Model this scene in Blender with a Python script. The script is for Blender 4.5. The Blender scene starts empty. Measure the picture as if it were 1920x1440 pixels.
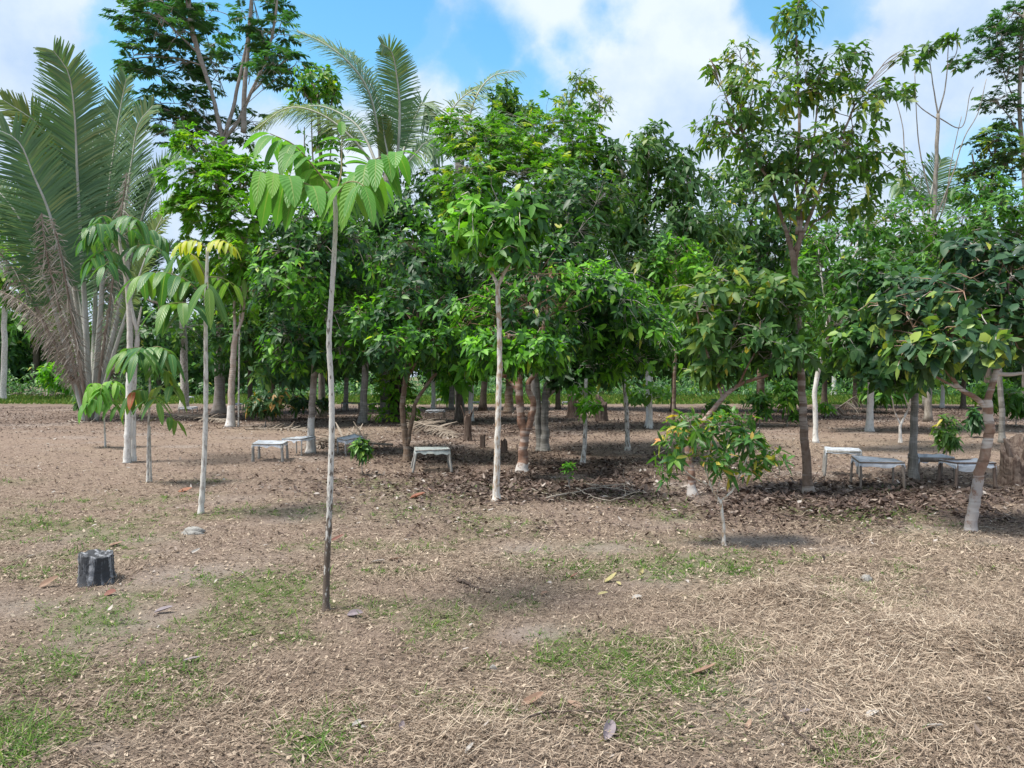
import bpy, math, random
import numpy as np
from mathutils import Vector

# ------------------------------------------------------------------ camera, sky, sun
SC = bpy.context.scene
COL = SC.collection
F, YH, CH = 1450.0, 705.0, 1.6            # focal length and horizon in photo pixels, eye height in metres
cam_d = bpy.data.cameras.new('camera'); cam = bpy.data.objects.new('camera', cam_d); COL.objects.link(cam)
cam_d.sensor_width = 36.0; cam_d.lens = 36.0 * F / 1920.0
cam_d.clip_start = 0.05; cam_d.clip_end = 3000
cam.location = (0, 0, CH)
cam.rotation_euler = (math.radians(90) - math.atan(15 / F), 0, 0)
SC.camera = cam
SC.view_settings.view_transform = 'Standard'; SC.view_settings.look = 'None'
SC.view_settings.exposure = 1.05; SC.view_settings.gamma = 1.0; SC.view_settings.use_curve_mapping = False
try:
    SC.cycles.max_bounces = 7; SC.cycles.diffuse_bounces = 3; SC.cycles.glossy_bounces = 2
    SC.cycles.transmission_bounces = 4; SC.cycles.transparent_max_bounces = 8
    SC.cycles.use_denoising = True
except Exception: pass

SUN_EL, SUN_AZ = math.radians(64), math.radians(252)   # azimuth clockwise from +Y (the view direction): high, to the left and a little behind
sd = bpy.data.lights.new('sun', 'SUN'); so = bpy.data.objects.new('sun', sd); COL.objects.link(so)
sd.energy = 3.4; sd.angle = math.radians(14); sd.color = (1.0, 0.95, 0.86)
sdir = Vector((math.sin(SUN_AZ) * math.cos(SUN_EL), math.cos(SUN_AZ) * math.cos(SUN_EL), math.sin(SUN_EL)))
so.rotation_euler = sdir.to_track_quat('Z', 'Y').to_euler(); so.location = (-10, -10, 30)

W = bpy.data.worlds.new('World'); SC.world = W; W.use_nodes = True
def build_world():
    nt = W.node_tree; N = nt.nodes; L = nt.links; N.clear()
    def nd(t, **k):
        n = N.new(t)
        for a, b in k.items(): setattr(n, a, b)
        return n
    def mth(op, a, b=None, c=None):
        n = nd('ShaderNodeMath', operation=op)
        for i, v in enumerate((a, b, c)):
            if v is None: continue
            if isinstance(v, (int, float)): n.inputs[i].default_value = v
            else: L.new(v, n.inputs[i])
        return n.outputs[0]
    out = nd('ShaderNodeOutputWorld')
    sky = nd('ShaderNodeTexSky', sky_type='NISHITA'); sky.sun_disc = False
    sky.sun_elevation = SUN_EL; sky.sun_rotation = SUN_AZ; sky.ozone_density = 1.6; sky.air_density = 1.15; sky.dust_density = 0.1
    hs = nd('ShaderNodeHueSaturation'); hs.inputs['Hue'].default_value = 0.482; hs.inputs['Saturation'].default_value = 1.25; hs.inputs['Value'].default_value = 1.0
    L.new(sky.outputs[0], hs.inputs['Color'])
    b1 = nd('ShaderNodeBackground'); b1.inputs[1].default_value = 0.115; L.new(hs.outputs[0], b1.inputs[0])
    tc = nd('ShaderNodeTexCoord'); D = tc.outputs['Generated']
    n1 = nd('ShaderNodeTexNoise'); n1.inputs['Scale'].default_value = 5.0; n1.inputs['Detail'].default_value = 8; n1.inputs['Roughness'].default_value = 0.58
    L.new(D, n1.inputs['Vector'])
    n2 = nd('ShaderNodeTexNoise'); n2.inputs['Scale'].default_value = 2.1; n2.inputs['Detail'].default_value = 5
    mp = nd('ShaderNodeMapping'); mp.inputs['Location'].default_value = (3.1, 1.7, 0.4); L.new(D, mp.inputs['Vector']); L.new(mp.outputs[0], n2.inputs['Vector'])
    wob = mth('MULTIPLY', mth('SUBTRACT', n1.outputs['Fac'], 0.5), 0.20)
    # clear openings between the clouds: direction (photo px), radius, strength
    gaps = [(285, 70, .055, 1.), (255, 140, .045, .9), (330, 20, .07, 1.), (215, 20, .035, .6), (560, 30, .10, 1.), (640, 40, .08, 1.), (735, 30, .07, 1.), (800, 70, .05, .9), (690, 110, .06, .9),
            (930, 85, .080, 1.), (995, 140, .065, .95), (870, 120, .06, .95), (1060, 75, .055, .85), (1130, 15, .06, .9), (1440, 10, .05, .9), (1560, 5, .045, .7), (1885, 300, .06, .7), (460, 30, .1, 1.), (560, 120, .06, .8)]
    gap = None
    for px, py, r, s in gaps:
        v = Vector(((px - 960) / F, 1.0, (YH - py) / F)).normalized()
        vm = nd('ShaderNodeVectorMath', operation='DISTANCE'); L.new(D, vm.inputs[0]); vm.inputs[1].default_value = v
        d = mth('ADD', vm.outputs['Value'], wob)
        mr = nd('ShaderNodeMapRange', interpolation_type='SMOOTHSTEP'); L.new(d, mr.inputs[0])
        mr.inputs[1].default_value = r * 1.25; mr.inputs[2].default_value = r * 0.35; mr.inputs[3].default_value = 0; mr.inputs[4].default_value = s
        gap = mr.outputs[0] if gap is None else mth('MAXIMUM', gap, mr.outputs[0])
    # the rest of the sky: broken cloud with thinner, bluish places
    thin = nd('ShaderNodeMapRange'); L.new(n2.outputs['Fac'], thin.inputs[0])
    thin.inputs[1].default_value = 0.56; thin.inputs[2].default_value = 0.78; thin.inputs[3].default_value = 0; thin.inputs[4].default_value = 0.55
    cov = mth('SUBTRACT', 1.0, mth('MAXIMUM', gap, thin.outputs[0]))
    ramp = nd('ShaderNodeValToRGB'); L.new(n1.outputs['Fac'], ramp.inputs[0])
    e = ramp.color_ramp.elements; e[0].position = 0.36; e[0].color = (0.265, 0.35, 0.475, 1); e[1].position = 0.62; e[1].color = (0.425, 0.475, 0.525, 1)
    b2 = nd('ShaderNodeBackground'); b2.inputs[1].default_value = 1.0; L.new(ramp.outputs[0], b2.inputs[0])
    mx = nd('ShaderNodeMixShader'); L.new(cov, mx.inputs[0]); L.new(b1.outputs[0], mx.inputs[1]); L.new(b2.outputs[0], mx.inputs[2])
    L.new(mx.outputs[0], out.inputs[0])
build_world()

# ------------------------------------------------------------------ small numeric helpers
RNG = np.random.default_rng(11)
def wx(px, Y): return (px - 960) / F * Y
def wz(py, Y): return CH + (YH - py) / F * Y
def gp(px, py):
    Y = F * CH / (py - YH); return wx(px, Y), Y
def smooth(a): return a * a * (3 - 2 * a)
def vn(x, y, s=0):
    xi = np.floor(x); yi = np.floor(y); fx = smooth(x - xi); fy = smooth(y - yi)
    def h(a, b):
        q = np.sin(a * 127.1 + b * 311.7 + s * 74.7) * 43758.5453
        return q - np.floor(q)
    return (h(xi, yi) * (1 - fx) + h(xi + 1, yi) * fx) * (1 - fy) + (h(xi, yi + 1) * (1 - fx) + h(xi + 1, yi + 1) * fx) * fy
def fbm(x, y, s=0, o=4):
    t = 0; a = 0.5; n = 0
    for i in range(o):
        t = t + a * vn(x * 2 ** i, y * 2 ** i, s + i); n += a; a *= 0.5
    return t / n
def gh(x, y):
    """height of the ground"""
    x = np.asarray(x, float); y = np.asarray(y, float)
    r = np.sqrt(x * x + y * y); k = np.clip(1.5 - r / 40, 0, 1)
    h = 0.05 * (fbm(x * .45, y * .45, 3, 3) - .5) + 0.045 * (fbm(x * 1.9, y * 1.9, 9, 2) - .5)
    for px, py, rx, a in ((1455, 1130, .30, .09), (1560, 1150, .35, .05), (1880, 1230, .45, .12), (1640, 1190, .4, .05), (1860, 1330, .3, .06)):
        cx, cy = gp(px, py); h = h + a * np.exp(-((x - cx) / rx) ** 2 - ((y - cy) / (rx * .6)) ** 2)
    return h * k
def norm(v): return v / np.maximum(np.linalg.norm(v, axis=-1, keepdims=True), 1e-9)
def blob_mask(x, y, blobs):
    Y = np.maximum(y, 0.6); px = 960 + F * x / Y; py = YH + F * CH / Y
    m = np.zeros_like(px)
    for cx, cy, rx, ry, s in blobs: m = np.maximum(m, s * np.exp(-((px - cx) / rx) ** 2 - ((py - cy) / ry) ** 2))
    return m
GREEN = [(1000, 760, 900, 10, .25), (40, 1390, 130, 60, 1), (330, 1330, 150, 40, .5), (230, 1250, 200, 45, .55), (740, 1170, 170, 38, .8), (560, 1185, 120, 22, .55), (1250, 1245, 170, 55, 1), (1020, 1225, 160, 40, .75), (1120, 1050, 150, 22, .6), (90, 990, 130, 45, .5),
         (480, 1100, 140, 30, .35), (1420, 1060, 170, 20, .45), (1780, 1075, 120, 22, .4), (160, 1160, 150, 40, .4), (1640, 1390, 130, 40, .5), (600, 1390, 90, 50, .5), (380, 965, 60, 12, .5), (250, 1120, 120, 20, .4), (960, 1330, 160, 40, .3), (450, 960, 200, 20, .3)]
BARE = [(1015, 1185, 75, 17, 1), (1130, 1030, 90, 10, .8), (985, 1030, 70, 14, .8), (40, 1135, 90, 26, .7), (210, 1400, 90, 22, .9), (420, 1045, 170, 20, .5), (1390, 1015, 130, 10, .9), (1290, 1205, 50, 12, .8), (730, 1055, 40, 5, .6), (1100, 1180, 40, 9, .8), (560, 1420, 60, 20, .6), (680, 960, 200, 20, .25), (1560, 1030, 80, 10, .5)]
LITTER_SHADE = [(1080, 900, 400, 62, 1), (1560, 940, 330, 52, 1), (1850, 950, 150, 45, .8), (790, 860, 180, 40, .8), (930, 810, 260, 26, .6), (500, 780, 180, 14, .6), (1650, 770, 300, 14, .6), (1020, 975, 300, 35, .45), (640, 900, 140, 40, .45)]  # leaf litter, also painting the shade under the grove into the ground
STRAW_SUN = [(1700, 1260, 420, 190, 1), (1500, 1130, 250, 60, .8), (850, 1370, 350, 90, .8), (1050, 1330, 300, 60, .7), (560, 805, 140, 10, .9), (700, 808, 130, 12, .9), (1180, 800, 200, 16, .7), (1560, 835, 300, 18, .5), (1750, 1020, 200, 40, .5), (900, 1040, 200, 70, .3), (480, 1340, 200, 80, .6), (1000, 790, 120, 8, .7)]  # straw cover; the thin far strips also paint sunlit ground paler
def m_green(x, y):
    g = 1.15 * blob_mask(x, y, GREEN) * np.clip((fbm(x * 2.2, y * 2.2, 21, 4) - .30) * 3.6, 0, 1.3) + 0.42 * np.clip((fbm(x * 1.1, y * 1.1, 5, 4) - .50) * 4, 0, 1) * (y < 12)
    return np.clip(np.where((y > 41), np.clip((y - 41) / 5 - .6 * fbm(x * .3, y * .3, 8, 3), 0, 1), g * (y < 26)), 0, 1)
def m_bare(x, y):
    return np.clip(blob_mask(x, y, BARE) * np.clip((fbm(x * 1.7, y * 1.7, 31, 4) - .22) * 3, 0, 1.2) + .8 * np.clip((fbm(x * .8, y * .8, 77, 4) - .6) * 5, 0, 1), 0, 1) * (y < 40)
def m_litter_shade(x, y):
    return np.clip((blob_mask(x, y, LITTER_SHADE) + .55 * np.clip((y - 19) / 8, 0, 1) * (y < 44)) * np.clip((fbm(x * 1.3, y * 1.3, 41, 4) - .15) * 2.6, 0, 1.1), 0, 1)  # far term darkens the distant ground as painted canopy shade
def m_straw_sun(x, y):
    return np.clip(blob_mask(x, y, STRAW_SUN) + .5 * (fbm(x * .9, y * .9, 55, 4) - .4), 0, 1)

# ------------------------------------------------------------------ mesh helpers
class Acc:
    """collects vertices and polygons for ONE mesh object"""
    def __init__(s): s.v = []; s.l = []; s.c = []; s.r = []; s.m = []; s.uv = []; s.n = 0
    def add(s, verts, loops, counts, rnd=None, mat=0, uv=None):
        verts = np.asarray(verts, float).reshape(-1, 3); n = len(verts)
        s.v.append(verts); s.l.append(np.asarray(loops, np.int64).ravel() + s.n); s.c.append(np.asarray(counts, np.int64).ravel())
        s.r.append(np.zeros(n) if rnd is None else np.asarray(rnd, float).ravel()); s.m.append(np.full(len(s.c[-1]), mat, np.int32))
        s.uv.append(np.zeros((n, 2)) if uv is None else np.asarray(uv, float).reshape(-1, 2)); s.n += n
    def inst(s, verts, tl, tc, rnd, mat=0, uv=None):
        """verts (N,nv,3); template loops and counts"""
        N, nv = verts.shape[:2]
        if N == 0: return
        tl = np.asarray(tl); loops = (tl[None, :] + (np.arange(N) * nv)[:, None]).ravel()
        s.add(verts, loops, np.tile(tc, N), np.repeat(rnd, nv), mat, None if uv is None else np.tile(uv, (N, 1)))
    def build(s, name, mats, parent=None, smooth_=True, org=None):
        me = bpy.data.meshes.new(name)
        v = np.concatenate(s.v); l = np.concatenate(s.l); c = np.concatenate(s.c)
        if org is not None: v = v - np.asarray(org)
        me.vertices.add(len(v)); me.vertices.foreach_set('co', v.astype(np.float32).ravel())
        me.loops.add(len(l)); me.loops.foreach_set('vertex_index', l.astype(np.int32))
        st = np.concatenate(([0], np.cumsum(c)[:-1])); me.polygons.add(len(c)); me.polygons.foreach_set('loop_start', st.astype(np.int32))
        me.polygons.foreach_set('material_index', np.concatenate(s.m)); me.polygons.foreach_set('use_smooth', np.full(len(c), smooth_))
        me.update(calc_edges=True)
        a = me.attributes.new('rnd', 'FLOAT', 'POINT'); a.data.foreach_set('value', np.concatenate(s.r).astype(np.float32))
        u = np.concatenate(s.uv)
        if np.any(u):
            ul = me.uv_layers.new(name='leaf_uv'); ul.data.foreach_set('uv', u[l].astype(np.float32).ravel())
        me.validate()
        for m in (mats if isinstance(mats, (list, tuple)) else [mats]): me.materials.append(m)
        o = bpy.data.objects.new(name, me); COL.objects.link(o)
        if parent is not None: o.parent = parent
        return o
def tubes(acc, P, R, sides=3, mat=0, rnd=0.5, cap=False):
    """P (N,K,3) centre lines, R (N,K) radii"""
    P = np.asarray(P, float); R = np.asarray(R, float)
    if P.ndim == 2: P = P[None]; R = R[None]
    N, K = P.shape[:2]
    if N == 0: return
    T = np.gradient(P, axis=1); T = norm(T)
    ref = np.where(np.abs(T[..., 2:3]) > .9, np.array([1., 0, 0]), np.array([0, 0, 1.]))
    ref = np.broadcast_to(ref[:, :1], T.shape) if K > 0 else ref
    U = norm(np.cross(T, ref + 1e-4)); V = np.cross(T, U)
    a = np.arange(sides) / sides * 2 * np.pi
    ring = P[:, :, None] + R[:, :, None, None] * (np.cos(a)[None, None, :, None] * U[:, :, None] + np.sin(a)[None, None, :, None] * V[:, :, None])
    verts = ring.reshape(N, K * sides, 3)
    tl = []
    for k in range(K - 1):
        for j in range(sides):
            b = (j + 1) % sides; tl += [k * sides + j, k * sides + b, (k + 1) * sides + b, (k + 1) * sides + j]
    tc = [4] * ((K - 1) * sides)
    if cap: tl += [(K - 1) * sides + j for j in range(sides)] + [sides - 1 - j for j in range(sides)]; tc += [sides, sides]
    acc.inst(verts, tl, np.array(tc), np.full(N, rnd) if np.isscalar(rnd) else rnd, mat)
def spline(pts, n):
    """smooth resampling of a polyline (Catmull-Rom)"""
    p = np.asarray(pts, float)
    if len(p) == 2: return p[0] + (p[1] - p[0]) * np.linspace(0, 1, n)[:, None]
    q = np.vstack([2 * p[0] - p[1], p, 2 * p[-1] - p[-2]])
    d = np.concatenate(([0], np.cumsum(np.linalg.norm(np.diff(p, axis=0), axis=1)))); d /= d[-1]
    t = np.linspace(0, 1, n); i = np.clip(np.searchsorted(d, t, 'right') - 1, 0, len(p) - 2)
    u = ((t - d[i]) / np.maximum(d[i + 1] - d[i], 1e-9))[:, None]
    a, b, c, e = q[i], q[i + 1], q[i + 2], q[i + 3]
    return .5 * (2 * b + (c - a) * u + (2 * a - 5 * b + 4 * c - e) * u ** 2 + (3 * b - a - 3 * c + e) * u ** 3)
def leaf_template(kind):
    if kind == 'fine':      # 8 vertices
        t = np.array([0, .3, .3, .3, .68, .68, .68, 1]); s = np.array([0, -1, 0, 1, -.8, 0, .8, 0])
        return t, s, [0, 2, 1, 0, 3, 2, 1, 2, 5, 4, 2, 3, 6, 5, 4, 5, 7, 5, 6, 7], np.array([3, 3, 4, 4, 3, 3])
    if kind == 'coarse':
        t = np.array([0, .45, .45, .45, 1]); s = np.array([0, -1, 0, 1, 0])
        return t, s, [0, 2, 1, 0, 3, 2, 1, 2, 4, 2, 3, 4], np.array([3, 3, 3, 3])
    if kind == 'blade':
        t = np.array([0, 0, .5, .5, 1, 1]); s = np.array([-.7, .7, -1, 1, -.35, .35])
        return t, s, [0, 1, 3, 2, 2, 3, 5, 4], np.array([4, 4])
    nt_, ns = 9, 5          # 'big'
    T, S = np.meshgrid(np.linspace(0, 1, nt_), np.linspace(-1, 1, ns), indexing='ij')
    w = np.sin(np.pi * np.clip(T, 0.0, 1) ** .9) ** .55 * (1 - .12 * T ** 3); w[0] = .05; w[-1] = .01
    t = T.ravel(); s = (S * w).ravel(); tl = []
    for i in range(nt_ - 1):
        for j in range(ns - 1): a = i * ns + j; tl += [a, a + 1, a + ns + 1, a + ns]
    return t, s, tl, np.full((nt_ - 1) * (ns - 1), 4)
def leaves(acc, org, ld, nrm, L, Wd, droop, fold, rnd, kind='fine', mat=0, uvon=False):
    N = len(org)
    if N == 0: return
    t, s, tl, tc = leaf_template(kind)
    ld = norm(ld); nrm = norm(nrm - (nrm * ld).sum(-1, keepdims=True) * ld); side = np.cross(ld, nrm)
    L = np.broadcast_to(L, N).astype(float); Wd = np.broadcast_to(Wd, N).astype(float); droop = np.broadcast_to(droop, N).astype(float)
    if kind == 'big': L = L / np.sqrt(1 + .6 * droop ** 2)
    v = org[:, None] + ld[:, None] * (L[:, None] * t)[..., None] + side[:, None] * (Wd[:, None] * s)[..., None] + nrm[:, None] * (fold * Wd[:, None] * np.abs(s))[..., None]
    v[..., 2] -= droop[:, None] * L[:, None] * t ** 2
    uv = None
    if uvon:
        ss = np.tile(np.linspace(0, 1, 5), 9) if kind == 'big' else (s + 1) / 2
        uv = np.stack([t, ss], 1) + 1e-4
    acc.inst(v, tl, tc, rnd, mat, uv)

# ------------------------------------------------------------------ tags
def tag(o, label=None, cat=None, group=None, kind=None):
    if label: o['label'] = label
    if cat: o['category'] = cat
    if group: o['group'] = group
    if kind: o['kind'] = kind
    return o
def empty(name, loc, label, cat, group=None):
    o = bpy.data.objects.new(name, None); COL.objects.link(o); o.location = loc; o.empty_display_size = .2
    bpy.context.view_layer.update() if False else None
    return tag(o, label, cat, group)

# ------------------------------------------------------------------ materials
def newmat(name):
    m = bpy.data.materials.new(name); m.use_nodes = True; nt = m.node_tree; nt.nodes.clear(); return m, nt
class G:
    def __init__(s, nt): s.nt = nt; s.N = nt.nodes; s.L = nt.links
    def nd(s, t, ins=None, **k):
        n = s.N.new(t)
        for a, b in k.items(): setattr(n, a, b)
        for a, b in (ins or {}).items():
            if hasattr(b, 'is_linked'): s.L.new(b, n.inputs[a])
            else: n.inputs[a].default_value = b
        return n
    def ramp(s, fac, els, interp='LINEAR'):
        n = s.N.new('ShaderNodeValToRGB'); cr = n.color_ramp; cr.interpolation = interp
        while len(cr.elements) > 1: cr.elements.remove(cr.elements[0])
        cr.elements[0].position = els[0][0]; cr.elements[0].color = (*els[0][1], 1)
        for p, c in els[1:]: e = cr.elements.new(p); e.color = (*c, 1)
        s.L.new(fac, n.inputs[0]); return n.outputs[0]
    def math(s, op, a, b=0.0, c=0.0):
        n = s.N.new('ShaderNodeMath'); n.operation = op
        for i, v in enumerate((a, b, c)):
            if hasattr(v, 'is_linked'): s.L.new(v, n.inputs[i])
            else: n.inputs[i].default_value = v
        return n.outputs[0]
    def mix(s, f, a, b, bt='MIX'):
        n = s.N.new('ShaderNodeMix'); n.data_type = 'RGBA'; n.blend_type = bt
        for i, v in ((0, f), (6, a), (7, b)):
            if hasattr(v, 'is_linked'): s.L.new(v, n.inputs[i])
            else: n.inputs[i].default_value = v if i == 0 else (*v, 1)
        return n.outputs[2]
    def noise(s, vec, scale, detail=4, rough=.55, dist=0):
        n = s.N.new('ShaderNodeTexNoise'); n.inputs['Scale'].default_value = scale; n.inputs['Detail'].default_value = detail
        n.inputs['Roughness'].default_value = rough; n.inputs['Distortion'].default_value = dist
        if vec is not None: s.L.new(vec, n.inputs['Vector'])
        return n.outputs['Fac']
    def out(s, sh): o = s.N.new('ShaderNodeOutputMaterial'); s.L.new(sh, o.inputs['Surface'])
def leaf_mat(name, els, trans=.35, rough=.42, spec=.5, tmul=(1.55, 1.75, .45), veins=False, gain=1.45):
    m, nt = newmat(name); g = G(nt)
    at = g.nd('ShaderNodeAttribute', attribute_name='rnd')
    c = g.ramp(at.outputs['Fac'], [(p, tuple(x * gain for x in q)) for p, q in els]); nrm = None
    geo = g.nd('ShaderNodeNewGeometry')
    if veins:
        uv = g.nd('ShaderNodeUVMap', uv_map='leaf_uv'); sx = g.nd('ShaderNodeSeparateXYZ', {'Vector': uv.outputs[0]})
        a = g.math('ABSOLUTE', g.math('SUBTRACT', sx.outputs[1], .5))
        w = g.math('SINE', g.math('MULTIPLY', g.math('SUBTRACT', sx.outputs[0], g.math('MULTIPLY', a, .38)), 2 * math.pi * 11))
        line = g.math('POWER', g.math('MULTIPLY_ADD', w, .5, .5), 5.0)
        mid = g.math('LESS_THAN', a, .035)
        c = g.mix(g.math('MULTIPLY', line, .13), c, (.22, .36, .10)); c = g.mix(g.math('MULTIPLY', mid, .65), c, (.34, .44, .14))
        bp = g.nd('ShaderNodeBump', {'Strength': .3, 'Distance': .004, 'Height': w}); nrm = bp.outputs[0]
        nz = g.noise(uv.outputs[0], 6, 4); c = g.mix(g.math('MULTIPLY', nz, .35), c, (.02, .05, .01))
    # undersides are duller
    c2 = g.mix(g.math('MULTIPLY', geo.outputs['Backfacing'], .35), c, (.11, .15, .06))
    p = g.nd('ShaderNodeBsdfPrincipled', {'Base Color': c2, 'Roughness': rough + .06, 'Specular IOR Level': spec * .72})
    if nrm: nt.links.new(nrm, p.inputs['Normal'])
    tcol = g.mix(1.0, c, tmul, 'MULTIPLY')
    t = g.nd('ShaderNodeBsdfTranslucent', {'Color': tcol})
    mx = g.nd('ShaderNodeMixShader', {0: trans, 1: p.outputs[0], 2: t.outputs[0]}); g.out(mx.outputs[0]); return m
def bark_mat(name, base, patch, lo=.45, hi=.6, zs=7.0, xs=22.0, paint=None, bands=0.0, rough=.85, zfade=None):
    """paint = (z of the upper edge, colour, amount): a lime-washed foot; bands: horizontal rings"""
    m, nt = newmat(name); g = G(nt)
    tc = g.nd('ShaderNodeTexCoord'); oi = g.nd('ShaderNodeObjectInfo')
    ofs = g.math('MULTIPLY', oi.outputs['Random'], 37.0)
    mp = g.nd('ShaderNodeMapping', {'Vector': tc.outputs['Object'], 'Scale': (xs, xs, zs)}); v = g.nd('ShaderNodeVectorMath', {0: mp.outputs[0], 1: ofs}, operation='ADD').outputs[0]
    n1 = g.noise(v, 1.0, 6, .62); n2 = g.noise(v, 4.5, 4)
    sx0 = g.nd('ShaderNodeSeparateXYZ', {'Vector': tc.outputs['Object']}); nn = n1
    if zfade: nn = g.math('ADD', n1, g.nd('ShaderNodeMapRange', {0: sx0.outputs[2], 1: zfade[0], 2: zfade[1], 3: zfade[2], 4: zfade[3]}).outputs[0])
    f = g.nd('ShaderNodeMapRange', {0: nn, 1: lo, 2: hi}).outputs[0]
    c = g.mix(f, base, patch); c = g.mix(g.math('MULTIPLY', n2, .5), c, tuple(x * .45 for x in base))
    sx = g.nd('ShaderNodeSeparateXYZ', {'Vector': tc.outputs['Object']})
    if bands:
        mb = g.nd('ShaderNodeMapping', {'Vector': tc.outputs['Object'], 'Scale': (1.2, 1.2, 9.0)}); vb = g.nd('ShaderNodeVectorMath', {0: mb.outputs[0], 1: ofs}, operation='ADD').outputs[0]
        nb = g.noise(vb, 1.0, 3, .6); fb = g.nd('ShaderNodeMapRange', {0: nb, 1: .50, 2: .58}).outputs[0]
        c = g.mix(g.math('MULTIPLY', fb, bands), c, (.62, .60, .57))
        nb2 = g.noise(vb, 3.1, 3, .6); c = g.mix(g.math('MULTIPLY', g.nd('ShaderNodeMapRange', {0: nb2, 1: .58, 2: .66}).outputs[0], .7), c, tuple(x * .5 for x in base))
    if paint:
        zt, pc, am = paint
        e = g.math('ADD', sx.outputs[2], g.math('MULTIPLY', g.math('SUBTRACT', n1, .5), .25))
        pf = g.nd('ShaderNodeMapRange', {0: e, 1: zt, 2: zt - .02}).outputs[0]
        wear = g.nd('ShaderNodeMapRange', {0: n1, 1: .34, 2: .46}).outputs[0]
        c = g.mix(g.math('MULTIPLY', g.math('MULTIPLY', pf, wear), am), c, pc)
    bp = g.nd('ShaderNodeBump', {'Strength': .6, 'Distance': .01, 'Height': g.math('ADD', n1, g.math('MULTIPLY', n2, .4))})
    p = g.nd('ShaderNodeBsdfPrincipled', {'Base Color': c, 'Roughness': rough, 'Specular IOR Level': .25, 'Normal': bp.outputs[0]}); g.out(p.outputs[0]); return m
def rnd_mat(name, els, rough=.8, trans=0.0, spec=.25, noise=0.0):
    m, nt = newmat(name); g = G(nt); at = g.nd('ShaderNodeAttribute', attribute_name='rnd'); c = g.ramp(at.outputs['Fac'], els)
    if noise:
        tc = g.nd('ShaderNodeTexCoord'); n = g.noise(tc.outputs['Object'], noise, 5, .6); c = g.mix(g.math('MULTIPLY', n, .7), c, (.05, .04, .035))
    p = g.nd('ShaderNodeBsdfPrincipled', {'Base Color': c, 'Roughness': rough, 'Specular IOR Level': spec})
    if trans:
        t = g.nd('ShaderNodeBsdfTranslucent', {'Color': c}); mx = g.nd('ShaderNodeMixShader', {0: trans, 1: p.outputs[0], 2: t.outputs[0]}); g.out(mx.outputs[0])
    else: g.out(p.outputs[0])
    return m
M = {}
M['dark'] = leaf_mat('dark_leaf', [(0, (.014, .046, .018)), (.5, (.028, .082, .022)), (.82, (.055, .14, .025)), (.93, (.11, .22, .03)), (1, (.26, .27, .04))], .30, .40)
M['blue'] = leaf_mat('blue_green_leaf', [(0, (.016, .045, .026)), (.5, (.032, .080, .036)), (.78, (.07, .14, .04)), (.86, (.18, .26, .06)), (1, (.30, .33, .06))], .28, .38)
M['mid'] = leaf_mat('mid_leaf', [(0, (.026, .085, .014)), (.5, (.05, .14, .019)), (.85, (.11, .24, .025)), (1, (.26, .28, .04))], .38, .42)
M['bright'] = leaf_mat('bright_leaf', [(0, (.042, .135, .014)), (.5, (.080, .225, .020)), (.88, (.15, .32, .028)), (1, (.34, .38, .05))], .42, .42)
M['mixed'] = leaf_mat('mixed_age_leaf', [(0, (.013, .044, .018)), (.40, (.026, .080, .022)), (.58, (.050, .145, .018)), (.82, (.095, .255, .022)), (.97, (.15, .32, .03)), (1, (.28, .35, .05))], .36, .42)
M['lime'] = leaf_mat('lime_leaf', [(0, (.042, .125, .014)), (.5, (.085, .215, .018)), (.9, (.16, .28, .025)), (1, (.26, .32, .03))], .42, .45)
M['olive'] = leaf_mat('olive_leaf', [(0, (.030, .080, .022)), (.5, (.06, .13, .028)), (.78, (.13, .19, .03)), (.93, (.24, .24, .035)), (1, (.36, .30, .04))], .38, .40)
M['feather'] = leaf_mat('feather_leaf', [(0, (.018, .065, .036)), (.6, (.034, .105, .044)), (1, (.09, .19, .04))], .30, .45)
M['sapling'] = leaf_mat('large_sapling_leaf', [(0, (.055, .165, .030)), (.6, (.095, .25, .045)), (1, (.18, .34, .05))], .40, .40, .4, (1.3, 1.5, .6), True)
M['sapling_dark'] = leaf_mat('large_dark_leaf', [(0, (.022, .085, .030)), (.6, (.04, .13, .035)), (1, (.10, .20, .03))], .35, .34, .5, (1.4, 1.6, .6), True)
M['sapling_turn'] = leaf_mat('large_turning_leaf', [(0, (.040, .12, .035)), (.55, (.08, .18, .035)), (.78, (.22, .26, .03)), (.92, (.30, .14, .03)), (1, (.30, .07, .03))], .38, .40, .45, (1.4, 1.4, .6), True)
M['yellow_leaf'] = leaf_mat('yellow_leaf', [(0, (.16, .24, .03)), (.6, (.30, .31, .035)), (1, (.36, .31, .04))], .40, .45)
M['bush'] = leaf_mat('bush_leaf', [(0, (.025, .080, .028)), (.45, (.05, .13, .03)), (.66, (.09, .18, .03)), (.76, (.30, .27, .05)), (1, (.44, .18, .08))], .38, .36)
M['bush_dark'] = leaf_mat('dark_bush_leaf', [(0, (.012, .040, .018)), (.6, (.028, .075, .022)), (.85, (.06, .10, .02)), (.94, (.25, .14, .04)), (1, (.30, .14, .05))], .3, .42)
M['palm'] = leaf_mat('palm_leaf', [(0, (.042, .095, .050)), (.6, (.085, .155, .078)), (1, (.18, .20, .08))], .25, .42, .45, (1.4, 1.6, .5))
M['palm_olive'] = leaf_mat('palm_olive_leaf', [(0, (.055, .10, .035)), (.6, (.10, .145, .04)), (1, (.19, .19, .05))], .25, .5, .3, (1.4, 1.5, .5))
M['palm_dead'] = rnd_mat('dead_palm_leaf', [(0, (.14, .115, .092)), (.5, (.33, .285, .24)), (1, (.60, .56, .51))], .8, .2)
M['frond_fallen'] = rnd_mat('fallen_palm_leaf', [(0, (.09, .07, .055)), (.5, (.21, .17, .135)), (1, (.38, .33, .28))], .8, .15)
M['rachis'] = bark_mat('palm_rib', (.46, .47, .42), (.62, .62, .58), .4, .6, 1.5, 8)
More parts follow.
